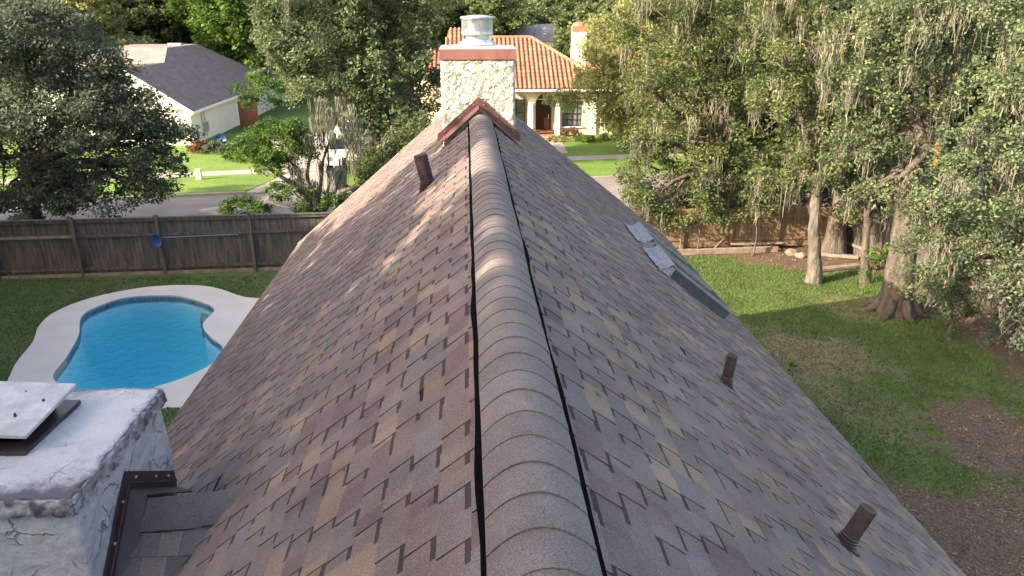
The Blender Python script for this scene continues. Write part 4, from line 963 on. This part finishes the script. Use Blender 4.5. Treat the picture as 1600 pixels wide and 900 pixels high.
m.hexa([(vx-.95, vy+.1, .45), (vx+.95, vy+.1, .45), (vx+.95, vy+4.3, .45), (vx-.95, vy+4.3, .45)], [(vx-.9, vy+.1, 1.15), (vx+.9, vy+.1, 1.15), (vx+.9, vy+4.3, 1.15), (vx-.9, vy+4.3, 1.15)]); m.hexa([(vx-.93, vy+.12, 1.15), (vx+.93, vy+.12, 1.15), (vx+.93, vy+4.3, 1.15), (vx-.93, vy+4.3, 1.15)], [(vx-.7, vy+.3, 2.1), (vx+.7, vy+.3, 2.1), (vx+.7, vy+4.2, 2.1), (vx-.7, vy+4.2, 2.1)]); m.build('body', M['white'], mbx)
m = MB(); m.box((vx, vy+.03, 1.52), (1.36, .03, .5)); m.build('windscreen', M['glass'], mbx)
for sx in (-1, 1):
    m = MB(); m.box((vx+sx*.78, vy-.02, .8), (.22, .05, .2)); m.build('headlight', M['pane'], mbx)
    for dy in (.6, 3.5): m = MB(); m.tube([(vx+sx*.75, vy+dy, .36), (vx+sx*.97, vy+dy, .36)], [.34, .34], 18); m.build('wheel', M['black'], mbx)
# ---------------------------------------------------------------- terracotta house in the middle
chs = thing('tiled_roof_house', 'cream house with arched porch and terracotta barrel tile roof', 'house', (5, 50, 0))
m = MB()
YF = 48.7
def arc(cx_, r_, z0, n=14): return [(cx_+r_*math.cos(math.pi*i/n), z0+r_*math.sin(math.pi*i/n)) for i in range(n+1)]
h1 = [(5.38, .12)]+arc(4.72, .66, 2.12)+[(4.06, .12)]; h2 = [(3.56, .12)]+arc(2.9, .66, 2.12)+[(2.24, .12)]
hw = [(5.85, .62), (7.15, .62), (7.15, 2.28), (5.85, 2.28)]; hw2 = [(8.7, .62), (10.0, .62), (10, 2.28), (8.7, 2.28)]
m.plate([(1.2, -.1), (13.5, -.1), (13.5, 3.05), (1.2, 3.05)], [h1, h2, hw, hw2], (0, YF, 0), (1, 0, 0), (0, 0, 1), -.25); m.build('wall', M['wall'], chs)
for c_, d_ in (((4.3, YF+2.2, 1.5), (6.2, .2, 3.1)), ((1.2, YF+3, 1.5), (.2, 5, 3.1)), ((13.4, YF+3, 1.5), (.2, 5, 3.1)), ((5.75, YF+1.25, 1.5), (.12, 1.7, 3))):
    m = MB(); m.box(c_, d_); m.build('porch_wall', M['wall'], chs)
m = MB(); m.box((4.72, YF+.5, .06), (1.6, 2.6, .12)); m.build('porch_step', M['tile'], chs)
for xx in (3.81, 5.60):
    m = MB(); m.tube([(xx, YF-.14, .0), (xx, YF-.14, .12), (xx, YF-.14, .14), (xx, YF-.14, 2.02), (xx, YF-.14, 2.06), (xx, YF-.14, 2.2)], [.19, .19, .14, .125, .19, .2], 14); m.build('column', M['white'], chs)
m = MB(); m.box((7.95, YF-.06, 1.5), (.3, .12, 3.0)); m.build('pilaster', M['white'], chs)
m = MB(); m.box((4.72, YF+2.06, 1.08), (1.16, .08, 2.12)); dr = m.build('door', M['doorwood'], chs)
for sx in (-1, 1):
    for zz in (.55, 1.5): m = MB(); m.box((4.72+sx*.28, YF+2.01, zz), (.4, .03, .75)); m.build('door_panel', M['doorwood'], dr)
m = MB(); m.box((5.12, YF+1.99, 1.0), (.05, .05, .3)); m.build('handle', M['screw'], dr)
m = MB(); m.box((4.72, YF+2.05, 2.5), (1.3, .06, .6)); tw = m.build('transom_window', M['glass'], chs)
m = MB(); m.box((4.72, YF+.35, 2.55), (.34, .2, .26)); m.build('porch_lantern', M['pane'], chs)
m = MB(); m.box((4.72, YF+2.0, 2.17), (1.4, .1, .07)); m.build('transom_bar', M['white'], chs)
m = MB(); m.box((2.9, YF+2.05, 1.3), (1.1, .06, 1.7)); w1 = m.build('window', M['pane'], chs)
m = MB()
for xx in (2.35, 2.9, 3.45): m.box((xx, YF+2.0, 1.3), (.06, .05, 1.75))
for zz in (.45, 1.3, 2.15): m.box((2.9, YF+1.99, zz), (1.15, .05, .05))
m.build('window_frame', M['darkmetal'], w1)
for x0 in (5.85, 8.7):
    m = MB(); m.box((x0+.65, YF+.14, 1.45), (1.3, .04, 1.66)); w1 = m.build('window', M['pane'], chs)
    m = MB()
    for i in range(5): m.box((x0+.02+i*.315, YF+.10, 1.45), (.07 if i in (0, 2, 4) else .028, .04, 1.62))
    for i in range(5): m.box((x0+.65, YF+.085, .65+i*.4), (1.26, .04, .07 if i in (0, 2, 4) else .028))
    m.build('window_frame', M['darkmetal'], w1); m = MB(); m.box((x0+.65, YF-.03, .58), (1.5, .16, .08)); m.build('sill', M['white'], w1)
# barrel tile slopes
def tile_slope(o, across, upv, n_a, n_u, poly, parent, tw=.30, tl=.42):
    m = MB(); o = Vector(o); a = Vector(across).normalized(); u = Vector(upv).normalized(); nn = a.cross(u).normalized()
    if nn.z < 0: nn = -nn
    for i in range(n_a):
        for j in range(n_u):
            ca, cu = (i+.5)*tw, (j+.5)*tl
            if not inside((ca, cu), poly): continue
            n0 = len(m.v)
            K = 5
            for (uu, rr_, lf) in ((cu-tl/2-.03, .100, .030), (cu+tl/2, .088, .008)):
                for k in range(K+1):
                    t = math.pi*k/K; m.v.append(tuple(o+a*(ca-rr_*math.cos(t))+u*uu+nn*(lf+rr_*math.sin(t))))
            for k in range(K): m.f.append((n0+k+1, n0+k, n0+K+1+k, n0+K+2+k)); m.c.append((1, 1, 1)); m.mi.append(0)
            m.f.append(tuple(n0+k for k in range(K+1))); m.c.append((1, 1, 1)); m.mi.append(0)
            n0 = len(m.v)   # pan between
            for (uu, lf) in ((cu-tl/2, .02), (cu+tl/2, .002)):
                for k in (-1, 1): m.v.append(tuple(o+a*(ca+tw/2+k*.085)+u*uu+nn*lf))
            m.f.append((n0, n0+1, n0+3, n0+2)); m.c.append((1, 1, 1)); m.mi.append(0)
    return m.build('roof_tiles', M['tile'], parent, kind='stuff')
def tri(a, b): return Vector(b)-Vector(a)
# main front slope: eave z 3.1 at y 48.1, ridge z 6.05 at y 53.2 from x 1 to 4.1, hip down to the right
sl_ = Vector((0, 5.1, 2.95)); Ls = sl_.length
tile_slope((0.2, 48.1, 3.12), (1, 0, 0), sl_, 34, int(Ls/.42)+1, [Vector(p) for p in ((0, 0, 0), (9.0, 0, 0), (3.85, Ls, 0), (0, Ls, 0))], chs)
m = MB(); slabq([(.2, 48.1, 3.1), (9.2, 48.1, 3.1), (4.05, 53.2, 6.04), (.2, 53.2, 6.04)], .1); slabq([(9.2, 48.1, 3.1), (9.2, 57, 3.1), (4.05, 53.2, 6.04)], .1); slabq([(.2, 58, 3.1), (9.2, 58, 3.1), (4.05, 53.2, 6.04), (.2, 53.2, 6.04)], .1)
slabq([(8.0, 49.4, 3.95), (14.2, 49.4, 3.1), (14.2, 52.8, 4.95), (7.6, 52.8, 4.95)], .1)
m.build('roof', M['tile'], chs)
def ridge_tiles(a, b, n):
    m = MB(); a, b = Vector(a), Vector(b)
    for i in range(n): m.tube([a.lerp(b, i/n), a.lerp(b, (i+1.12)/n)], [.13, .11], 10)
    m.build('ridge_tiles', M['tile'], chs, kind='stuff')
ridge_tiles((.2, 53.2, 6.1), (4.05, 53.2, 6.1), 10); ridge_tiles((9.2, 48.1, 3.18), (4.05, 53.2, 6.1), 18)
s3 = Vector((0, 3.4, 1.85)); tile_slope((8.2, 49.4, 3.12), (1, 0, 0), s3, 20, 10, [Vector(p) for p in ((0, 0, 0), (6, 0, 0), (5.2, s3.length, 0), (0, s3.length, 0))], chs)
ridge_tiles((7.0, 52.8, 5.0), (13.4, 52.8, 5.0), 16)
s4 = Vector((0, 4, 2.0)); tile_slope((-4.3, 51.5, 4.0), (1, 0, 0), s4, 15, 10, [Vector(p) for p in ((0, 0, 0), (4.4, 0, 0), (4.4, 3.4, 0), (1.6, 3.4, 0))], chs)
s5 = Vector((0, 3, 1.7)); tile_slope((-2.0, 53.2, 5.4), (1, 0, 0), s5, 9, 8, [Vector(p) for p in ((0, 0, 0), (2.4, 0, 0), (2.4, 2.6, 0), (.3, 2.6, 0))], chs)
m = MB(); slabq([(-4.3, 51.5, 3.96), (.1, 51.5, 3.96), (.1, 54.6, 5.5), (-2.7, 54.6, 5.5)], .1); slabq([(-2, 53.2, 5.36), (.4, 53.2, 5.36), (.4, 55.5, 6.6), (-1.7, 55.5, 6.6)], .1); m.build('side_roof', M['tile'], chs)
m = MB(); m.box((-2, 54, 2.2), (4.2, 4.6, 3.6)); m.box((-.8, 54.6, 4.6), (2.2, 2.2, 1.4)); m.build('side_wall', M['wall'], chs)
m = MB(); m.box((4.7, 48.08, 3.02), (9.1, .1, .14)); m.build('gutter', M['white'], chs)
cm = MB(); cm.box((7.25, 52.0, 5.5), (.95, .95, 2.6)); cp = cm.build('chimney', M['wall'], chs)
cm = MB(); cm.box((7.25, 52.0, 6.70), (1.02, 1.02, .35)); cm.tube([(7.25, 52, 6.87), (7.25, 52, 7.05), (7.25, 52, 7.12)], [.5, .42, .2], 12); cm.build('chimney_cap', M['tile'], cp)
# far grey house glimpsed behind
fh = thing('distant_house', 'grey roofed white house glimpsed beyond the terracotta roof', 'house', (8, 72, 0))
c1 = P(850, 60, 72); m = MB(); m.box((c1.x, 74, 2.6), (5, 4, 5.2)); fw_ = m.build('wall', M['wwall'], fh)
m = MB(); m.quad([(c1.x-2.8, 71.6, 5.1), (c1.x+2.8, 71.6, 5.1), (c1.x+2.8, 74, 6.6), (c1.x-2.8, 74, 6.6)]); m.quad([(c1.x+2.8, 76.4, 5.1), (c1.x-2.8, 76.4, 5.1), (c1.x-2.8, 74, 6.6), (c1.x+2.8, 74, 6.6)]); m.build('roof', M['farroof'], fh)
for xx in (-1.4, .2, 1.6): m = MB(); m.box((c1.x+xx, 71.97, 4.0), (.7, .08, 1.1)); m.build('window', M['glass'], fh)
#@@TREES
# ---------------------------------------------------------------- trees in view
def BB(Y, lst): return [B(*(a[:2]), a[4] if len(a) > 4 else Y, a[2], a[3]) for a in lst]
make_tree('oak_tree', 'large dark oak filling the left side beyond the pool fence', (-15.1, 24.9, 0), BB(25.5, [(70, 190, 150, 85), (-60, 150, 130, 120), (205, 225, 75, 55), (40, 70, 110, 70), (130, 120, 65, 50), (240, 265, 52, 32), (0, 250, 130, 60), (120, 285, 110, 32), (170, 170, 60, 45), (230, 300, 50, 18), (60, 310, 70, 18), (255, 205, 32, 24), (225, 175, 42, 32), (180, 110, 34, 34), (262, 215, 38, 36), (50, 318, 80, 24, 24.2), (150, 318, 60, 16, 24.6), (-70, 40, 110, 80), (90, 60, 60, 40)]), 'L_dark', 170, .125, [(-15.1, 24.9, 0), (-15.2, 24.9, 1.6), (-14.9, 25, 3.2)], .33, seed=11, lump=.6)
make_tree('oak_tree', 'tall grey green oak beyond the street, directly left of the ridge chimney', (-5.2, 37, 0), BB(37, [(480, 55, 80, 60), (560, 40, 80, 60), (450, 120, 45, 45), (520, 125, 75, 50), (600, 110, 70, 70), (645, 60, 50, 60), (430, 50, 40, 45), (610, 200, 70, 60), (660, 150, 35, 60), (590, 270, 50, 45), (560, 195, 40, 40), (500, -20, 100, 50), (620, -20, 90, 50)]), 'L_sage', 110, .19, [(-5.2, 37, 0), (-5.0, 37, 1.8), (-4.8, 37, 3.6)], .35, moss=46, seed=12, lump=.75, mossp=(.8, 2.0, 22))
c = G(497, 372); c = Vector((-5.75, 24.6, 0))
t3 = make_tree('crepe_myrtle', 'small multi stemmed tree with bright leaves and long grey moss just beyond the fence', c, BB(24.8, [(430, 220, 55, 30), (395, 240, 38, 26), (470, 240, 34, 24), (450, 205, 35, 20), (430, 262, 38, 18), (450, 300, 40, 14), (385, 330, 38, 20), (410, 150, 40, 30, 27), (520, 320, 25, 18), (480, 325, 22, 18)]), 'L_bright', 300, .105, [c, P(490, 352, 24.6), P(488, 335, 24.6)], .14, 'barkgrey', seed=13, lump=.35, limbs=False,
    moss=[tuple(P(x, y, 24.7+dy)) for x, y, dy in [(500, 150, .5), (515, 165, .2), (530, 150, .6), (545, 160, 0), (490, 180, -.2), (505, 200, .3), (520, 205, 0), (540, 195, .4), (555, 185, .2), (480, 210, -.3), (560, 215, 0), (470, 260, -.2), (500, 250, .1), (515, 262, 0), (535, 245, .2), (455, 240, 0), (490, 280, 0), (548, 225, -.1), (512, 180, -.3), (533, 175, -.2)]*2], mossp=(.8, 1.9, 24))
mb = MB()
for pts in ([(492, 350), (475, 300), (462, 262), (440, 235)], [(492, 350), (500, 300), (505, 250), (525, 190), (530, 150)], [(492, 352), (520, 310), (530, 280), (545, 235), (555, 190)], [(490, 350), (455, 325), (420, 318), (375, 335)], [(488, 345), (480, 270), (490, 210), (500, 150)], [(530, 300), (560, 290), (580, 300)], [(475, 300), (430, 270), (400, 250)], [(492, 352), (508, 318), (515, 285), (512, 230)]):
    pp = [P(x, y, 24.6+.15*i) for i, (x, y) in enumerate(pts)]; mb.tube(pp, [.085, .062, .045, .03, .016][:len(pp)], 8, wob=.1)
mb.build('limb', M['barkgrey'], t3, smooth=True)
make_tree('shrub', 'dark leafy shrub against the roof edge right of the moss draped tree', (-3.6, 32, 0), BB(32, [(600, 280, 45, 40), (575, 300, 30, 30), (640, 230, 40, 45)]), 'L_oak', 120, .15, None, .09, seed=14, cat='shrub')
make_tree('ornamental_tree', 'wispy yellow green tree in front of the terracotta house', (8.6, 43, 0), BB(42, [(985, 100, 55, 40), (935, 150, 55, 38), (1000, 170, 60, 50), (960, 60, 50, 35), (880, 155, 28, 14), (1010, 30, 60, 50), (975, 190, 45, 30), (940, 110, 45, 30)]), 'L_lime', 95, .17, [(8.6, 43, 0), (8.6, 43, 1.4), (8.8, 43, 2.6)], .13, seed=15, lump=.6, upb=.1, inner=.3)
make_tree('oak_tree', 'sunlit moss hung oak leaning over the tan fence right of the roof', (8.9, 25.4, 0), BB(25, [(1050, 60, 90, 60), (1010, 140, 45, 45), (1080, 160, 70, 55), (1150, 60, 80, 60), (1170, 160, 75, 60), (1015, 270, 40, 34), (1050, 330, 45, 32), (1110, 260, 65, 42), (1000, 230, 38, 28), (1080, 220, 60, 40), (1170, 260, 55, 40), (1130, 325, 42, 26), (1180, 330, 40, 25), (1080, 300, 50, 30), (1220, 300, 40, 34), (1000, 325, 34, 28, 23.8), (1032, 345, 34, 20, 23.6), (1118, 335, 26, 20, 23.4), (1100, -20, 110, 50)]), 'L_oak', 190, .105, [(8.9, 25.4, 0), (8.9, 25.3, 1.4), (8.6, 25.2, 2.8)], .24, moss=130, seed=16, lump=.5, mossp=(.6, 1.6, 26))
make_tree('oak_tree', 'slender straight trunked oak standing alone at the edge of the right lawn', (10.42, 20.5, 0), BB(21, [(1265, 240, 60, 38), (1240, 160, 75, 60), (1300, 90, 85, 60), (1220, 60, 70, 60), (1310, 190, 60, 50), (1220, 290, 40, 28), (1310, 280, 40, 28), (1272, 285, 34, 22, 20.2), (1330, 330, 30, 20), (1260, -20, 110, 50)]), 'L_oak', 200, .10, [(10.42, 20.5, 0), P(1272, 380, 20.5), P(1273, 320, 20.6), P(1276, 280, 20.7)], .20, 'barkgrey', moss=110, seed=17, lump=.5, mossp=(.5, 1.4, 26))
t7 = make_tree('oak_tree', 'massive oak with flared trunk and a torn orange branch wound on the right', (11.65, 18.1, 0), BB(18.6, [(1400, 130, 90, 70), (1340, 230, 50, 45), (1430, 40, 110, 60), (1500, 120, 80, 70), (1370, 60, 80, 60), (1350, 310, 30, 25), (1380, 210, 45, 40), (1500, 30, 100, 60), (1330, 140, 60, 50), (1440, 190, 40, 30), (1440, 300, 30, 28), (1385, 300, 22, 24, 17.6)]), 'L_sage', 200, .095, [(11.65, 18.1, 0), P(1404, 440, 18.1), P(1412, 370, 18.2), P(1425, 290, 18.3), P(1450, 225, 18.4)], .42, 'bark', moss=120, seed=18, lump=.5, mossp=(.5, 1.4, 26))
m = MB(); m.tube([P(1458, 262, 17.85), P(1464, 250, 17.8), P(1468, 238, 17.75), P(1465, 226, 17.75), P(1468, 215, 17.75)], [.03, .07, .08, .05, .01], 8, wob=.9); m.build('torn_wood', M['rawwood'], t7)
m = MB()
for k in range(7):
    t = 2*math.pi*k/7+.3; m.tube([(11.65+.34*math.cos(t), 18.1+.34*math.sin(t), .45), (11.65+.55*math.cos(t), 18.1+.55*math.sin(t), .12), (11.65+.95*math.cos(t), 18.1+.95*math.sin(t), -.04)], [.16, .13, .04], 7)
m.build('root', M['bark'], t7, smooth=True)
make_tree('oak_tree', 'thin dark trunk rising between the slender oak and the massive oak', (12.0, 20.4, 0), BB(21, [(1360, 330, 30, 24), (1395, 300, 26, 24), (1370, 260, 40, 30)]), 'L_oak', 120, .12, [(12.0, 20.4, 0), P(1352, 390, 20.4), P(1355, 340, 20.4)], .13, seed=19, lump=.4, moss=8)
make_tree('oak_tree', 'broad shaded trunk at the far fence corner behind the timbers', (12.3, 23.2, 0), BB(24.5, [(1330, 250, 60, 50), (1260, 260, 50, 40), (1400, 240, 60, 60)]), 'L_dark', 110, .13, [(12.3, 23.2, 0), (12.3, 23.2, 1.6), (12.2, 23.3, 3.4)], .33, seed=20, lump=.5, moss=14)
make_tree('shrub_thicket', 'dense pale leaved thicket crowding the right edge above the lawn', (13.6, 15.8, 0), BB(15.8, [(1520, 300, 90, 70), (1590, 200, 70, 80), (1480, 370, 60, 50), (1560, 400, 80, 60), (1450, 440, 38, 40), (1600, 310, 60, 80), (1500, 440, 60, 40), (1520, 230, 60, 50), (1620, 110, 80, 80), (1430, 395, 30, 40), (1445, 330, 35, 40)]), 'L_sage', 220, .085, [(13.6, 15.8, 0), (13.5, 15.8, 1.2), (13.6, 15.9, 2.6)], .16, moss=80, seed=21, lump=.4, cat='shrub', mossp=(.4, 1.1, 26))
make_tree('shrub', 'low bright leaved shrub at the foot of the massive oak', (12.0, 16.2, 0), BB(16.4, [(1478, 470, 42, 28), (1500, 490, 30, 18)]), 'L_sage', 220, .10, [(12.0, 16.2, 0), (12.05, 16.3, .3), (12.1, 16.3, .6)], .04, seed=22, lump=.3, cat='shrub', upb=.6)
make_tree('shrub', 'dark shrub in the lower right corner below the thicket', (13.3, 14.3, 0), BB(14.6, [(1590, 520, 45, 45), (1560, 470, 40, 35), (1600, 440, 40, 50)]), 'L_dark', 160, .10, None, .06, seed=23, lump=.35, cat='shrub', moss=8, mossp=(.3, .8, 20))
make_tree('shrub', 'small leafy sapling between the two nearest right trunks', (11.4, 19.4, 0), BB(19.4, [(1372, 400, 20, 14), (1360, 432, 16, 10)]), 'L_bright', 200, .11, [(11.4, 19.4, 0), (11.45, 19.4, .5), (11.4, 19.4, .9)], .02, seed=24, lump=.25, cat='sapling')
make_tree('weed_clump', 'small bright weed clump on the dry patch of lawn', (7.25, 14.75, 0), [((7.25, 14.75, .07), (.20, .2, .12))], 'L_bright', 800, .09, [(7.25, 14.75, 0), (7.25, 14.75, .03), (7.25, 14.75, .05)], .01, seed=25, lump=.12, cat='plant', limbs=False)
for i, (px, Y, rx_, lb) in enumerate([(1010, 26.4, 50, 'dark bush behind the left end of the tan fence'), (1085, 26.0, 50, 'dark bush behind the tan fence, left of the brace'), (1160, 26.2, 48, 'dark bush behind the tan fence, right of the brace'), (1230, 26.0, 48, 'dark bush behind the right end of the tan fence'), (1300, 26.5, 50, 'dark bush filling the gap behind the corner timbers')]):
    b0 = P(px, 335, Y); make_tree('bush', lb, (b0.x, Y, 0), [B(px, 322, Y, rx_, 30), B(px+10, 350, Y, rx_*.8, 26), B(px-14, 290, Y, rx_*.7, 26)], 'L_dark', 120, .14, [(b0.x, Y, 0), (b0.x, Y, .5), (b0.x, Y, .9)], .06, seed=80+i, lump=.5, cat='bush', moss=8, mossp=(.5, 1.2, 18))
for i, (px, py, Y, a_, b_, lm, lb) in enumerate([(1095, 330, 23.4, 30, 26, 'L_oak', 'young oak shoots hanging before the tan fence, left post'), (1185, 330, 23.2, 34, 30, 'L_oak', 'leafy shoots hanging before the tan fence, right post')]):
    b0 = P(px, py, Y); make_tree('sapling', lb, (b0.x, Y, 0), [B(px, py, Y, a_, b_), B(px+8, py-40, Y, a_, b_)], lm, 160, .12, [(b0.x, Y, 0), (b0.x+.03, Y, .5), (b0.x, Y, 1.2)], .035, seed=90+i, lump=.35, cat='sapling', moss=5, mossp=(.4, 1., 18))
# beds by the houses
for i, (px, py, Y, rx_, ry_, lm, lb) in enumerate([(893, 213, 47.6, 16, 9, 'L_brown', 'russet shrub under the window of the terracotta house'), (870, 224, 46.4, 26, 6, 'L_lime', 'low yellow green hedge nearest the porch steps'), (915, 224, 46, 22, 7, 'L_bright', 'clipped green hedge in the middle of the front bed'), (945, 221, 46.3, 10, 8, 'L_oak', 'round clipped bush in the front bed'), (975, 222, 46, 24, 8, 'L_bright', 'clipped green hedge at the right end of the front bed'), (990, 205, 47.8, 40, 8, 'L_lime', 'pale shrub along the right wall of the terracotta house'), (312, 238, 43.5, 18, 14, 'L_brown', 'tan dried shrub at the corner of the white house'), (340, 238, 43, 22, 12, 'L_dark', 'dark low shrub below the blue dish'), (395, 252, 41, 45, 14, 'L_bright', 'low planting bed in front of the white house'), (270, 262, 41, 30, 7, 'L_lime', 'yellow green ground cover along the sidewalk'), (585, 265, 35.5, 14, 20, 'L_bright', 'sunlit sapling between the bin and the tall oak')]):
    b0 = P(px, py, Y); make_tree('garden_shrub', lb, (b0.x, Y, 0), [B(px, py-2, Y, rx_, ry_*1.25)], lm, 380, .14, [(b0.x, Y, 0), (b0.x, Y, .2), (b0.x, Y, .35)], .03, seed=40+i, lump=.3, cat='shrub', limbs=False)
# background trees, shared crowns
def proto(seed, lm, dens=42, size=.34):
    rng = np.random.default_rng(seed); bl = [((0, 0, 7.2), (3.0, 3.0, 2.4)), ((0, 0, 3.4), (2.4, 2.4, 1.8))]
    for k in range(9): a = rng.uniform(0, 6.28); r_ = rng.uniform(1.4, 3.2); bl.append(((r_*math.cos(a), r_*math.sin(a), rng.uniform(3.2, 9.2)), (rng.uniform(1.3, 2.3),)*2+(rng.uniform(1.1, 1.9),)))
    t = make_tree('background_tree', 'x', (0, 0, 0), bl, lm, dens, size, [(0, 0, 0), (.1, 0, 2.2), (0, 0, 4)], .28, seed=seed, lump=.8, moss=10 if lm == 'L_sage' else None, mossp=(1, 2.4, 18)); return t
protos = [proto(61, 'L_oak'), proto(62, 'L_bright'), proto(63, 'L_sage'), proto(64, 'L_oak'), proto(65, 'L_lime')]
used = [False]*5
KN = ['mid green', 'fresh green', 'silvery green mossy', 'dark green', 'yellow green']
bgt = [(-40, 62, 0, 1.2, 'at the left edge behind the big dark oak'), (40, 66, 2, 1.2, 'above the big dark oak, left of the white house'), (120, 64, 4, 1.1, 'just left of the white house roof'), (165, 70, 3, 1.25, 'directly behind the white house ridge'), (215, 74, 1, 1.2, 'behind the middle of the white house roof'), (262, 72, 3, 1.15, 'behind the peak of the white house'), (300, 78, 4, 1.3, 'high behind the right slope of the white house'), (345, 70, 1, 1.25, 'right of the white house roof'), (392, 68, 1, 1.2, 'between the white house and the tall grey green oak'), (425, 76, 0, 1.3, 'partly hidden by the tall grey green oak'), (505, 80, 2, 1.3, 'seen over the top of the tall grey green oak'), (590, 82, 3, 1.3, 'behind the right crown of the tall grey green oak'), (672, 74, 3, 1.15, 'behind the left wing of the terracotta house'), (725, 78, 4, 1.1, 'behind the ridge chimney cap, on its left'), (770, 72, 3, 1.1, 'behind the ridge chimney cap, on its right'), (808, 80, 2, 1.2, 'mossy pale one above the terracotta ridge'), (860, 84, 1, 1.2, 'above the distant grey house'), (905, 82, 3, 1.2, 'behind the chimney of the terracotta house'), (955, 66, 0, 1.2, 'right of the terracotta chimney'), (1020, 60, 2, 1.3, 'behind the wispy yellow green tree'),
    (1080, 52, 1, 1.3, 'behind the moss hung oak, at its left'), (1150, 46, 3, 1.2, 'behind the moss hung oak, at its middle'), (1230, 42, 0, 1.2, 'behind the slender oak crown'), (1320, 38, 3, 1.2, 'behind the massive oak, left side'), (1420, 36, 0, 1.2, 'behind the massive oak, right side'), (1530, 34, 3, 1.2, 'behind the thicket at the right edge'), (1620, 30, 2, 1.2, 'beyond the right edge of the thicket'), (1120, 33, 3, .75, 'low behind the tan fence, left part'), (1220, 32, 3, .7, 'low behind the tan fence, right part'), (1310, 30, 3, .7, 'low behind the far fence corner'), (1420, 27, 3, .7, 'low behind the side fence')]
for i, (px, Y, k, s_, wh) in enumerate(bgt):
    o = protos[k] if not used[k] else copy_tree(protos[k]); used[k] = True
    b0 = P(px, 15, Y); o.location = (b0.x, Y, 0); o.scale = (s_, s_, s_*(.80+.05*(i % 3) if Y > 55 else .95)); o.rotation_euler.z = i*1.7
    o['label'] = KN[k]+' tree '+wh; o['group'] = 'trees behind the houses and fences'
# a second farther row closing the horizon
for i, px in enumerate(range(-80, 1150, 95)):
    k = (i*3+1) % 5; o = copy_tree(protos[k]); Y = 96+8*(i % 3); b0 = P(px, 15, Y); o.location = (b0.x, Y, 0); s_ = 1.45+.1*(i % 2); o.scale = (s_*1.25, s_, s_*.78); o.rotation_euler.z = i*2.3
    o['label'] = KN[k]+' tree in the farthest row, '+('number %d from its left end' % (i+1) if False else ['beyond the left picture edge', 'over the top left corner', 'over the big dark oak', 'left of the white house peak', 'right of the white house peak', 'far behind the white house slope', 'over the gap before the tall oak', 'over the tall oak, left half', 'over the tall oak, right half', 'left of the ridge chimney', 'right of the ridge chimney', 'behind the terracotta chimney', 'over the wispy yellow green tree'][i]); o['group'] = 'far trees on the horizon'
# oaks standing left of and behind the viewer, whose shade falls on the roof, pool and near yard
sh = [(-14.5, 5, 1.12), (-12.5, -1.6, 1.36), (-12, -7.5, 1.4), (-8, -6, 1.2), (-17.5, 12.2, 1.0), (-22.5, 18.5, .84), (-11, -6, 1.1), (-20, 3, 1.1), (-26, 10, 1.15), (-21, 7, 1.05), (-25, 13, 1.15), (-23, 0, 1.0), (-18, -5.5, .0), (-13.5, -9, 1.1), (-9, -13, 1.15), (-17, -13, 1.2), (-28, 20, .9), (-30, 6, 1.2), (-25.5, 26, .7), (-5, -12, 1.0), (-26, -6, .95)]
for i, (x, y, s_) in enumerate(sh):
    if s_ <= 0: continue
    o = copy_tree(protos[(0, 3)[i % 2]]); o.location = (x, y, 0); o.scale = (min(s_, 1.1)*1.12, min(s_, 1.1)*1.12, s_); o.rotation_euler.z = i*1.1
    o['label'] = 'oak outside the photograph shading the pool and the near roof'; o['group'] = 'oaks around the near yard'
